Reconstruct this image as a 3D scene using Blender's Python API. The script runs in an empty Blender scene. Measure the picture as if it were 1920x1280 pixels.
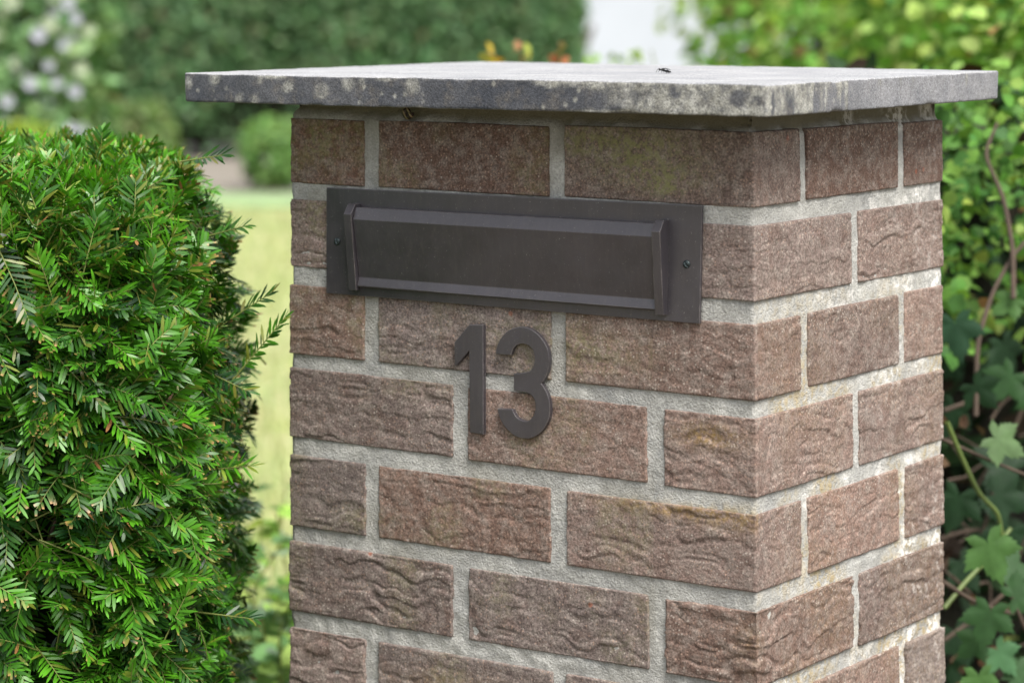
import bpy, bmesh, math, random
import numpy as np
from mathutils import Matrix, Vector

S = bpy.context.scene
COL = S.collection
rng = np.random.default_rng(13)
random.seed(13)

# ------------------------------------------------------------------ camera
H0 = 1.15                                   # height of the top of the first brick course
F_PX = 5070.6                               # focal length in pixels of a 1920 wide frame
CAM = np.array([1.05088, -1.99322, 0.11129 + H0])
YAW, PITCH, ROLL = -0.576518, -0.128971, 0.0118449
FW = np.array([math.sin(YAW)*math.cos(PITCH), math.cos(YAW)*math.cos(PITCH), math.sin(PITCH)])
_rt = np.array([math.cos(YAW), -math.sin(YAW), 0.0])
_up = np.cross(_rt, FW)
RT = math.cos(ROLL)*_rt + math.sin(ROLL)*_up
UP = -math.sin(ROLL)*_rt + math.cos(ROLL)*_up
GF = np.array([math.sin(YAW), math.cos(YAW), 0.0])     # level forward and right of the view
GR = np.array([math.cos(YAW), -math.sin(YAW), 0.0])

cam = bpy.data.objects.new('camera', bpy.data.cameras.new('camera'))
COL.objects.link(cam)
S.camera = cam
M = Matrix(((RT[0], UP[0], -FW[0], CAM[0]), (RT[1], UP[1], -FW[1], CAM[1]),
            (RT[2], UP[2], -FW[2], CAM[2]), (0, 0, 0, 1)))
cam.matrix_world = M
cam.data.sensor_width = 36.0
cam.data.lens = F_PX/1920*36
cam.data.clip_start = 0.05
cam.data.clip_end = 2000
cam.data.dof.use_dof = True
cam.data.dof.focus_distance = 2.37
cam.data.dof.aperture_fstop = 5.6

# ------------------------------------------------------------------ light
SUN_EL, SUN_AZ = math.radians(57), math.radians(118)      # azimuth clockwise from +y
w = bpy.data.worlds.new('World')
S.world = w
w.use_nodes = True
nt = w.node_tree
sky = nt.nodes.new('ShaderNodeTexSky')
sky.sky_type = 'NISHITA'
sky.sun_disc = False
sky.sun_elevation = SUN_EL
sky.sun_rotation = SUN_AZ
sky.dust_density = 3.0
hs = nt.nodes.new('ShaderNodeHueSaturation')
hs.inputs['Saturation'].default_value = 0.26
bg = nt.nodes['Background']
bg.inputs['Strength'].default_value = 0.128
nt.links.new(sky.outputs[0], hs.inputs['Color'])
nt.links.new(hs.outputs[0], bg.inputs['Color'])
sl = bpy.data.lights.new('sun', 'SUN')
sl.energy = 2.9
sl.angle = math.radians(32)
sl.color = (1.0, 0.94, 0.86)
so = bpy.data.objects.new('sun', sl)
COL.objects.link(so)
sd = Vector((math.sin(SUN_AZ)*math.cos(SUN_EL), math.cos(SUN_AZ)*math.cos(SUN_EL), math.sin(SUN_EL)))
so.rotation_euler = sd.to_track_quat('Z', 'Y').to_euler()
S.view_settings.view_transform = 'Standard'
S.view_settings.look = 'None'
S.view_settings.exposure = 1.0
S.view_settings.gamma = 1.0
S.cycles.use_denoising = True
S.cycles.max_bounces = 6
S.cycles.transparent_max_bounces = 4

# ------------------------------------------------------------------ helpers
def at(u, v, depth):
    """point seen at (u, v) of the 1920 x 1280 picture, that many metres in front of the camera"""
    return CAM + depth*(FW + RT*(u-960)/F_PX - UP*(v-640)/F_PX)

def gp(r, f, z=0.0):
    """point r metres right and f metres ahead of the camera, at height z"""
    q = CAM + GR*r + GF*f
    return np.array([q[0], q[1], z])

def _hash(ix, iy, iz, seed):
    h = (ix.astype(np.int64)*374761393 + iy.astype(np.int64)*668265263 + iz.astype(np.int64)*2147483647 + seed*1274126177) & 0xffffffff
    h = ((h ^ (h >> 13))*1274126177) & 0xffffffff
    h = ((h ^ (h >> 16))*2246822519) & 0xffffffff
    return ((h ^ (h >> 15)) & 0xffffff)/float(0xffffff)

def noise(p, seed=0):
    """smooth value noise in -1..1"""
    p = np.asarray(p, float)
    i = np.floor(p)
    f = p-i
    f = f*f*f*(f*(f*6-15)+10)
    i = i.astype(np.int64)
    r = 0
    for dx in (0, 1):
        for dy in (0, 1):
            for dz in (0, 1):
                wgt = (f[:, 0] if dx else 1-f[:, 0])*(f[:, 1] if dy else 1-f[:, 1])*(f[:, 2] if dz else 1-f[:, 2])
                r = r + wgt*_hash(i[:, 0]+dx, i[:, 1]+dy, i[:, 2]+dz, seed)
    return r*2-1

def fbm(p, seed=0, n=3):
    a, r, t = 1.0, 0, 0
    for k in range(n):
        r = r+a*noise(np.asarray(p)*(2.03**k)+k*17.3, seed+k)
        t += a
        a *= .5
    return r/t

def smooth(a, b, x):
    t = np.clip((x-a)/(b-a), 0, 1)
    return t*t*(3-2*t)

def link(name, me, mat=None, parent=None):
    o = bpy.data.objects.new(name, me)
    COL.objects.link(o)
    if mat is not None:
        for m in (mat if isinstance(mat, (list, tuple)) else [mat]):
            me.materials.append(m)
    if parent is not None:
        o.parent = parent
    return o

def mesh_np(name, V, Fc, mat, parent=None, col=None, smooth_shade=True, origin=None, extra=None):
    """V (n,3) in world space, Fc (m,k) faces; the object's origin goes to its parent's (or origin)"""
    V = np.asarray(V, np.float32)
    Fc = np.asarray(Fc, np.int32)
    off = np.zeros(3) if parent is None else np.array(parent.location)
    if origin is not None:
        off = np.asarray(origin)
    V = V-off.astype(np.float32)
    me = bpy.data.meshes.new(name)
    me.vertices.add(len(V))
    me.vertices.foreach_set('co', V.ravel())
    m, k = Fc.shape
    me.loops.add(m*k)
    me.loops.foreach_set('vertex_index', Fc.ravel())
    me.polygons.add(m)
    me.polygons.foreach_set('loop_start', np.arange(0, m*k, k, dtype=np.int32))
    me.polygons.foreach_set('loop_total', np.full(m, k, np.int32))
    me.polygons.foreach_set('use_smooth', np.full(m, smooth_shade, bool))
    if col is not None:
        c = np.ones((len(V), 4), np.float32)
        c[:, :3] = col
        a = me.color_attributes.new('col', 'FLOAT_COLOR', 'POINT')
        a.data.foreach_set('color', c.ravel())
    if extra is not None:
        c = np.ones((len(V), 4), np.float32)
        c[:, :3] = extra
        a = me.color_attributes.new('stain', 'FLOAT_COLOR', 'POINT')
        a.data.foreach_set('color', c.ravel())
    me.update(calc_edges=True)
    me.validate()
    o = link(name, me, mat, parent)
    if parent is None and origin is not None:
        o.location = off
    return o

def tag(o, label=None, cat=None, group=None, kind=None):
    if label: o['label'] = label
    if cat: o['category'] = cat
    if group: o['group'] = group
    if kind: o['kind'] = kind
    return o

def thing(name, label, cat, loc, group=None):
    o = bpy.data.objects.new(name, None)
    COL.objects.link(o)
    o.location = [float(x) for x in loc]
    o.empty_display_size = .05
    return tag(o, label, cat, group)

def tubes(paths, n=5):
    """paths: list of (points (k,3), radii (k)) -> one vertex and face array"""
    VV, FF, base = [], [], 0
    for pts, rad in paths:
        pts = np.asarray(pts, float)
        rad = np.broadcast_to(np.asarray(rad, float), (len(pts),))
        t = np.gradient(pts, axis=0)
        t /= np.linalg.norm(t, axis=1)[:, None]+1e-9
        ref = np.array([0.13, .31, .94]) if abs(t[:, 2]).mean() < .8 else np.array([.94, .2, .1])
        a = np.cross(t, ref)
        a /= np.linalg.norm(a, axis=1)[:, None]+1e-9
        b = np.cross(t, a)
        ang = np.arange(n)*2*math.pi/n
        ring = pts[:, None]+rad[:, None, None]*(np.cos(ang)[None, :, None]*a[:, None]+np.sin(ang)[None, :, None]*b[:, None])
        VV.append(ring.reshape(-1, 3))
        k = len(pts)
        i, j = np.meshgrid(np.arange(k-1), np.arange(n), indexing='ij')
        q = np.stack([i*n+j, i*n+(j+1) % n, (i+1)*n+(j+1) % n, (i+1)*n+j], -1).reshape(-1, 4)+base
        FF.append(q)
        base += k*n
    return np.concatenate(VV), np.concatenate(FF)

def bend(p0, p1, k=8, sag=(0, 0, 0), wob=0.0, seed=0):
    p0, p1 = np.asarray(p0, float), np.asarray(p1, float)
    t = np.linspace(0, 1, k)[:, None]
    p = p0+(p1-p0)*t+np.asarray(sag, float)*(4*t*(1-t))
    if wob:
        p = p+wob*np.stack([noise(np.stack([t[:, 0]*3+seed*7.7, np.full(k, s*9.1), np.full(k, seed*1.3)], 1), seed) for s in (1, 2, 3)], 1)*np.minimum(1, 4*t)
    return p

# ------------------------------------------------------------------ materials
class NT:
    def __init__(self, name):
        self.m = bpy.data.materials.new(name)
        self.m.use_nodes = True
        self.t = self.m.node_tree
        self.b = self.t.nodes['Principled BSDF']
        self.out = self.t.nodes['Material Output']
    def n(self, kind, **kw):
        x = self.t.nodes.new('ShaderNode'+kind)
        for k, v in kw.items():
            if k.startswith('_'):
                setattr(x, k[1:], v)
        for k, v in kw.items():
            if not k.startswith('_'):
                self.set(x.inputs[k.replace('__', ' ')], v)
        return x
    def set(self, sock, v):
        if hasattr(v, 'is_output'):
            self.t.links.new(v, sock)
        elif hasattr(v, 'outputs'):
            self.t.links.new(v.outputs[0], sock)
        else:
            if isinstance(v, tuple) and len(v) == 3 and sock.type == 'RGBA':
                v = (*v, 1)
            sock.default_value = v
    def pos(self):
        return self.n('TexCoord').outputs['Object']
    def noise(self, scale, detail=3, rough=.55, vec=None, dist=0.0):
        x = self.n('TexNoise', Scale=scale, Detail=detail, Roughness=rough, Distortion=dist)
        self.set(x.inputs['Vector'], vec if vec is not None else self.pos())
        return x.outputs['Fac']
    def ramp(self, fac, stops):
        x = self.n('ValToRGB')
        self.set(x.inputs[0], fac)
        e = x.color_ramp.elements
        while len(e) < len(stops):
            e.new(.5)
        for el, (p, c) in zip(e, stops):
            el.position = p
            el.color = (c, c, c, 1) if not isinstance(c, tuple) else (*c, 1)
        return x.outputs[0]
    def mix(self, fac, a, b, mode='MIX'):
        x = self.n('MixRGB', _blend_type=mode)
        self.set(x.inputs[0], fac)
        self.set(x.inputs[1], a)
        self.set(x.inputs[2], b)
        return x.outputs[0]
    def math(self, op, a, b=0.0, clamp=False):
        x = self.n('Math', _operation=op, _use_clamp=clamp)
        self.set(x.inputs[0], a)
        self.set(x.inputs[1], b)
        return x.outputs[0]
    def attr(self, name):
        return self.n('Attribute', _attribute_name=name)
    def bump(self, h, strength, dist, normal=None):
        x = self.n('Bump', Strength=strength, Distance=dist)
        self.set(x.inputs['Height'], h)
        if normal is not None:
            self.set(x.inputs['Normal'], normal)
        return x.outputs[0]
    def done(self, color=None, rough=None, normal=None, **kw):
        if color is not None: self.set(self.b.inputs['Base Color'], color)
        if rough is not None: self.set(self.b.inputs['Roughness'], rough)
        if normal is not None: self.set(self.b.inputs['Normal'], normal)
        for k, v in kw.items():
            self.set(self.b.inputs[k.replace('__', ' ')], v)
        return self.m

def leaf_mat(name, rough=.45, trans=.3, spec=.4, gain=1.0):
    t = NT(name)
    c = t.attr('col').outputs['Color']
    n1 = t.noise(60, 2)
    c = t.mix(1.0, c, t.ramp(n1, [(.3, .8*gain), (.7, 1.15*gain)]), 'MULTIPLY')
    t.done(c, rough, Specular__IOR__Level=spec)
    if trans:
        tr = t.n('BsdfTranslucent')
        t.set(tr.inputs['Color'], t.mix(1.0, c, (1.25, 1.25, .55), 'MULTIPLY'))
        mx = t.n('MixShader')
        t.set(mx.inputs[0], trans)
        t.t.links.new(t.b.outputs[0], mx.inputs[1])
        t.t.links.new(tr.outputs[0], mx.inputs[2])
        t.t.links.new(mx.outputs[0], t.out.inputs['Surface'])
    return t.m

def plain(name, color, rough=.7, nscale=40, amt=.3, bump=0.0, metallic=0.0):
    t = NT(name)
    n1 = t.noise(nscale, 5, .6)
    c = t.mix(1.0, color, t.ramp(n1, [(.25, 1-amt), (.75, 1+amt)]), 'MULTIPLY')
    nn = t.bump(n1, bump, .01) if bump else None
    return t.done(c, rough, nn, Metallic=metallic)

def brick_material():
    t = NT('brick')
    p = t.pos()
    base = t.attr('col').outputs['Color']
    st = t.n('SeparateColor')
    t.set(st.inputs[0], t.attr('stain').outputs['Color'])
    white, yellow, green = st.outputs[0], st.outputs[1], st.outputs[2]
    big = t.noise(24, 4, .6)
    c = t.mix(1.0, base, t.ramp(big, [(.25, .78), (.75, 1.2)]), 'MULTIPLY')
    mot = t.noise(95, 4, .65)
    c = t.mix(t.ramp(mot, [(.42, 0.0), (.68, .55)]), c, (.265, .232, .205))
    c = t.mix(t.ramp(t.noise(41, 4, .65, dist=.6), [(.50, 0.0), (.72, .5)]), c, (.105, .062, .048))
    g1 = t.noise(480, 3, .7)
    c = t.mix(1.0, c, t.ramp(g1, [(.30, .42), (.50, 1.0), (.70, 1.75)]), 'MULTIPLY')
    v = t.n('TexVoronoi', Scale=360.0)
    t.set(v.inputs['Vector'], p)
    grain = t.ramp(v.outputs['Distance'], [(.16, 1.0), (.40, 0.0)])
    vs = t.n('SeparateColor')
    t.set(vs.inputs[0], v.outputs['Color'])
    pick = t.ramp(vs.outputs[0], [(.60, 0.0), (.70, 1.0)])
    gc = t.mix(t.ramp(vs.outputs[1], [(.45, 0.0), (.55, 1.0)]), (.40, .27, .20), (.52, .47, .41))
    c = t.mix(t.math('MULTIPLY', t.math('MULTIPLY', grain, pick), .55), c, gc)
    # sparse red chips
    v2 = t.n('TexVoronoi', Scale=46.0)
    t.set(v2.inputs['Vector'], p)
    v2s = t.n('SeparateColor')
    t.set(v2s.inputs[0], v2.outputs['Color'])
    chip = t.math('MULTIPLY', t.ramp(v2.outputs['Distance'], [(.09, 1.0), (.14, 0.0)]), t.ramp(v2s.outputs[0], [(.96, 0.0), (.97, .45)]))
    c = t.mix(chip, c, (.32, .085, .04))
    # stains: algae, ochre lichen, efflorescence
    brk = t.noise(180, 4, .7)
    gm = t.math('MULTIPLY', green, t.ramp(brk, [(.42, .10), (.58, 1.0)]), True)
    c = t.mix(t.math('MULTIPLY', gm, .75), c, (.205, .215, .085))
    ym = t.math('MULTIPLY', yellow, t.ramp(t.noise(210, 4, .7), [(.40, .1), (.62, 1.0)]), True)
    c = t.mix(t.math('MULTIPLY', ym, .6), c, (.24, .155, .035))
    wm = t.math('MULTIPLY', t.math('MULTIPLY', white, .55), t.ramp(t.noise(110, 4, .7), [(.54, 0.0), (.64, 1.0)]), True)
    c = t.mix(t.math('MULTIPLY', wm, .8), c, (.50, .47, .44))
    nb = t.bump(g1, .40, .002)
    nb = t.bump(mot, .30, .003, nb)
    return t.done(c, .88, nb, Specular__IOR__Level=.25)

def mortar_material():
    t = NT('mortar')
    st = t.n('SeparateColor')
    t.set(st.inputs[0], t.attr('stain').outputs['Color'])
    white, yellow, green = st.outputs[0], st.outputs[1], st.outputs[2]
    c = t.ramp(t.noise(55, 5, .65), [(.3, (.325, .325, .305)), (.7, (.485, .485, .46))])
    g = t.noise(520, 3, .7)
    c = t.mix(1.0, c, t.ramp(g, [(.3, .72), (.7, 1.25)]), 'MULTIPLY')
    c = t.mix(t.ramp(t.noise(16, 5, .7), [(.42, 0.0), (.68, .6)]), c, (.215, .222, .225))
    c = t.mix(t.math('MULTIPLY', yellow, t.ramp(t.noise(130, 4, .7), [(.42, 0.0), (.6, .75)])), c, (.36, .255, .075))
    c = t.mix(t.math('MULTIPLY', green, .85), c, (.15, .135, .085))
    c = t.mix(t.math('MULTIPLY', white, t.ramp(t.noise(120, 4, .7), [(.46, 0.0), (.54, 1.0)])), c, (.74, .73, .70))
    nb = t.bump(g, .6, .002)
    nb = t.bump(t.noise(130, 4, .65), .5, .004, nb)
    return t.done(c, .92, nb, Specular__IOR__Level=.2)

def slab_material():
    t = NT('bluestone')
    st = t.n('SeparateColor')
    t.set(st.inputs[0], t.attr('stain').outputs['Color'])
    lich, top, warm = st.outputs[0], st.outputs[1], st.outputs[2]
    dark = t.ramp(t.noise(30, 5, .65), [(.3, (.045, .050, .062)), (.7, (.095, .098, .108))])
    g = t.noise(560, 3, .7)
    c = t.mix(t.ramp(t.noise(70, 4, .7), [(.5, 0.0), (.7, .5)]), dark, (.135, .120, .100))
    pale = t.ramp(t.noise(85, 6, .75), [(.32, (.15, .145, .125)), (.52, (.30, .30, .27)), (.7, (.46, .46, .43))])
    m = t.math('MULTIPLY', lich, t.ramp(t.noise(130, 6, .78), [(.38, .25), (.58, 1.0)]), True)
    c = t.mix(m, c, pale)
    vo = t.n('TexVoronoi', Scale=95.0)
    t.set(vo.inputs['Vector'], t.pos())
    vc = t.n('SeparateColor')
    t.set(vc.inputs[0], vo.outputs['Color'])
    dot = t.math('MULTIPLY', t.ramp(t.math('ADD', vo.outputs['Distance'], t.math('MULTIPLY', t.noise(260, 4, .7), .35)), [(.30, 1.0), (.46, 0.0)]), t.ramp(vc.outputs[0], [(.52, 0.0), (.60, .8)]))
    c = t.mix(t.math('MULTIPLY', dot, t.ramp(t.noise(18, 3), [(.35, .1), (.6, 1.0)])), c, pale)
    c = t.mix(warm, c, t.ramp(t.noise(45, 4, .6), [(.3, (.165, .170, .185)), (.7, (.25, .252, .265))]))
    tp = t.ramp(t.noise(11, 5, .65), [(.3, (.225, .232, .248)), (.7, (.345, .35, .362))])
    tp = t.mix(t.ramp(t.noise(38, 5, .7), [(.55, 0.0), (.75, .5)]), tp, (.17, .175, .185))
    c = t.mix(top, c, tp)
    c = t.mix(1.0, c, t.ramp(g, [(.28, .50), (.5, 1.0), (.72, 1.55)]), 'MULTIPLY')
    return t.done(c, .8, t.bump(g, .45, .0015), Specular__IOR__Level=.35)

def metal_material():
    t = NT('dark_bronze_metal')
    n1 = t.noise(18, 5, .65)
    p = t.pos()
    mp = t.n('Mapping')
    t.set(mp.inputs['Vector'], p)
    mp.inputs['Scale'].default_value = (1, 1, .12)
    st = t.noise(330, 4, .7, mp.outputs[0])
    c = t.ramp(n1, [(.3, (.027, .024, .029)), (.7, (.044, .039, .047))])
    c = t.mix(t.ramp(st, [(.50, 0.0), (.75, .6)]), c, (.058, .052, .053))
    dust = t.noise(700, 2, .5)
    c = t.mix(t.ramp(dust, [(.69, 0.0), (.76, .5)]), c, (.30, .29, .27))
    bv = t.n('Bevel', _samples=6, Radius=.0014)
    ge = t.n('NewGeometry')
    dt = t.n('VectorMath', _operation='DOT_PRODUCT')
    t.set(dt.inputs[0], bv.outputs[0])
    t.set(dt.inputs[1], ge.outputs['Normal'])
    wear = t.math('MULTIPLY', t.ramp(dt.outputs['Value'], [(.90, 1.0), (.985, 0.0)]), t.ramp(t.noise(60, 4, .7), [(.42, .1), (.62, .8)]))
    c = t.mix(wear, c, (.22, .20, .19))
    r = t.ramp(t.noise(50, 4, .65), [(.3, .30), (.7, .46)])
    return t.done(c, r, t.bump(t.noise(240, 3), .08, .001), Specular__IOR__Level=.9)

MAT_BRICK, MAT_MORTAR, MAT_SLAB, MAT_METAL = brick_material(), mortar_material(), slab_material(), metal_material()
MAT_SCREW = plain('weathered_screw', (.035, .048, .05), .4, 300, .3, .05, .6)
MAT_YEW = leaf_mat('yew_needle', .36, .20, .40)
MAT_LEAF = leaf_mat('leaf', .58, .30, .22)
MAT_FAR = leaf_mat('far_leaf', .55, .25, .3)
MAT_BARK = plain('bark', (.085, .055, .038), .9, 60, .4, .4)
MAT_STEM = plain('green_stem', (.17, .20, .05), .6, 60, .3)

# ------------------------------------------------------------------ the ground
def ground_sheet(name, pts, z, mat, nseg=None):
    me = bpy.data.meshes.new(name)
    me.from_pydata([(p[0], p[1], z) for p in pts], [], [tuple(range(len(pts)))])
    return tag(link(name, me, mat), kind='structure')

def lawn_material():
    t = NT('lawn')
    n1 = t.noise(1.3, 5, .65)
    c = t.ramp(n1, [(.25, (.25, .32, .13)), (.5, (.41, .43, .22)), (.72, (.52, .48, .32))])
    c = t.mix(t.ramp(t.noise(40, 4, .7), [(.3, 0.0), (.8, .35)]), c, (.20, .28, .07))
    return t.done(c, .85, t.bump(t.noise(120, 4), .5, .02), Specular__IOR__Level=.2)

ground_sheet('ground', [(-300, -300), (300, -300), (300, 300), (-300, 300)], -.008, plain('earth', (.14, .12, .07), .95, 3, .3, .3))
ground_sheet('lawn', [gp(-9, 3.4), gp(3.5, 3.4), gp(5.5, 15.6), gp(-9, 15.6)], -.004, lawn_material())
ground_sheet('far_grass', [gp(-9, 15.6), gp(5.5, 15.6), gp(5.8, 16.7), gp(-9, 16.7)], .0, plain('deep_green_grass', (.23, .33, .16), .9, 6, .35, .3))  # darker green strip along the far end of the lawn
ground_sheet('gravel_path', [gp(-9, 16.7), gp(5.8, 16.7), gp(6.5, 24), gp(-9, 24)], .004, plain('gravel', (.20, .18, .155), .95, 25, .35, .4))
ground_sheet('soil_bed', [gp(-3, 1.2), gp(3.5, 1.2), gp(3.5, 3.4), gp(-3, 3.4)], -.0035, plain('soil', (.075, .055, .04), .95, 30, .4, .5))

# ------------------------------------------------------------------ the brick pier
PW, PD, PITCHZ, JT = .4936, .3825, .0813, .0157
ROWS = 14
# measured unevenness of the courses (top, bottom) at left, corner and back right edge
DZ = {(1, 't'): (-.0085, -.0013, -.0048), (1, 'b'): (-.0029, -.0002, .0023), (2, 't'): (-.0021, .0004, .0008), (2, 'b'): (.0001, .0027, .0017),
      (3, 't'): (-.0007, -.0011, .0012), (3, 'b'): (0, 0, .0009), (4, 't'): (.0031, .0007, .001), (4, 'b'): (.0027, -.0008, -.0019),
      (5, 't'): (.0014, .0004, 0), (5, 'b'): (-.0012, -.0004, -.003), (6, 't'): (0, -.001, -.004), (6, 'b'): (-.0018, -.001, -.0069),
      (7, 't'): (-.0024, -.001, -.0066), (7, 'b'): (-.002, -.001, -.006)}

def course_z(r, e, x, y):
    nom = H0-(r-1)*PITCHZ-(0 if e == 't' else PITCHZ-JT)
    l, c, b = DZ.get((r, e), (-.0015, -.001, -.004))
    s = np.clip(x/PW, 0, 1)
    q = np.clip(y/PD, 0, 1)
    return nom+c+(l-c)*s+(b-c)*q*(1-s)

def lean(V):
    """the pier is a few millimetres out of plumb, its near corner most"""
    z = V[:, 2]-H0+.25
    t = np.clip(-V[:, 0]/PW, 0, 1)
    V = V.copy()
    V[:, 1] += np.clip(V[:, 1]/PD, 0, 1)*-.005*z
    V[:, 0] += (-.0364*(1-t)+.0005*t)*z
    return V

def box_lattice(xs, ys, zs):
    nx, ny, nz = len(xs), len(ys), len(zs)
    idx = -np.ones((nx, ny, nz), np.int64)
    I, J, K = np.meshgrid(np.arange(nx), np.arange(ny), np.arange(nz), indexing='ij')
    surf = (I == 0) | (I == nx-1) | (J == 0) | (J == ny-1) | (K == 0) | (K == nz-1)
    idx[surf] = np.arange(surf.sum())
    V = np.stack([xs[I[surf]], ys[J[surf]], zs[K[surf]]], 1)
    Q = []
    def face(a, flip):
        q = np.stack([a[:-1, :-1], a[1:, :-1], a[1:, 1:], a[:-1, 1:]], -1).reshape(-1, 4)
        Q.append(q[:, ::-1] if flip else q)
    face(idx[0], True); face(idx[-1], False)
    face(idx[:, 0], False); face(idx[:, -1], True)
    face(idx[:, :, 0], True); face(idx[:, :, -1], False)
    return V, np.concatenate(Q)

def stains(V):
    """efflorescence, ochre lichen and algae, where the photograph has them (V before the lean)"""
    x, y, z = -V[:, 0], V[:, 1], V[:, 2]-H0
    n1 = fbm(V*14, 5)
    n2 = fbm(V*33, 9)
    n3 = fbm(V*22, 21)
    right = (V[:, 0] > -.012) & (y > .004)
    wh = np.where(right, smooth(.15, .36, y)*.85+smooth(-.1, -.45, z)*.25, .0)*smooth(-.25, .45, n2)
    wh = wh+np.where(right, .45*smooth(.35, .6, n3), 0)
    ye = np.where(right, .85*smooth(-.06, -.28, z), 0)*smooth(-.3, .3, n1)
    def spot(cx, cz, rx, rz, s, front=True):
        d = ((x-cx)/rx)**2+((z-cz)/rz)**2
        return s*np.exp(-d)*((y < .012) if front else 1)
    ye = ye+spot(.045, -.262, .03, .010, 1.2)+spot(.08, -.33, .07, .006, .9)+spot(.02, -.33, .05, .012, .6)+spot(.30, -.52, .06, .012, .6)
    ye = ye+np.where(y < .012, .5*smooth(.06, .0, x)*smooth(-.25, -.33, z)*smooth(-.1, .4, n1), 0)
    gr = spot(.125, -.018, .06, .016, 1.0)+spot(.10, -.042, .05, .014, .7)+spot(.085, -.052, .012, .008, 1.0)
    gr = gr+.75*smooth(.38, .49, x)*smooth(-.27, -.02, z)*smooth(-.5, .3, n2)+.28*smooth(-.1, .5, n3)*(x > .1)
    gr = gr+spot(.07, -.105, .012, .010, .6)+spot(.16, -.2, .05, .02, .4)
    return np.clip(np.stack([wh, ye, gr], 1), 0, 1)

pier = thing('brick_pier', 'brown brick garden pier under an overhanging grey stone slab', 'brick pillar', (-PW/2, PD/2, 0))

ROW_A = [((0, .1889), (0, .0848)), ((.2043, .3920), (0, .0865)), ((.4071, PW), (0, .1872)),
         ((0, .0870), (.0990, .2826)), ((0, .1889), (.2974, PD)), ((.2043, .392), (.2960, PD)), ((.4071, PW), (.1982, PD))]
ROW_B = [((0, .0890), (0, .1856)), ((.1056, .2917), (0, .0865)), ((.3076, PW), (0, .0865)),
         ((0, .0878), (.1996, PD)), ((.4066, PW), (.0975, .2845)), ((.3076, PW), (.2960, PD)), ((.1056, .2917), (.2960, PD))]
ROUGHNESS = {1: .35, 2: 1.0, 3: .75, 4: 1.0, 5: 1.0, 6: 1.15, 7: 1.1, 8: 1.0}

def axis(a, b, fa, fb, step):
    """fine steps next to the ends that show, coarse inside"""
    if fa and fb or (b-a) < .03:
        return np.linspace(a, b, max(4, int(round((b-a)/step))))
    ins = np.array([.0015, .004, .009, .02])
    return np.concatenate([[a], a+ins, b-ins[::-1], [b]])

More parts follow.
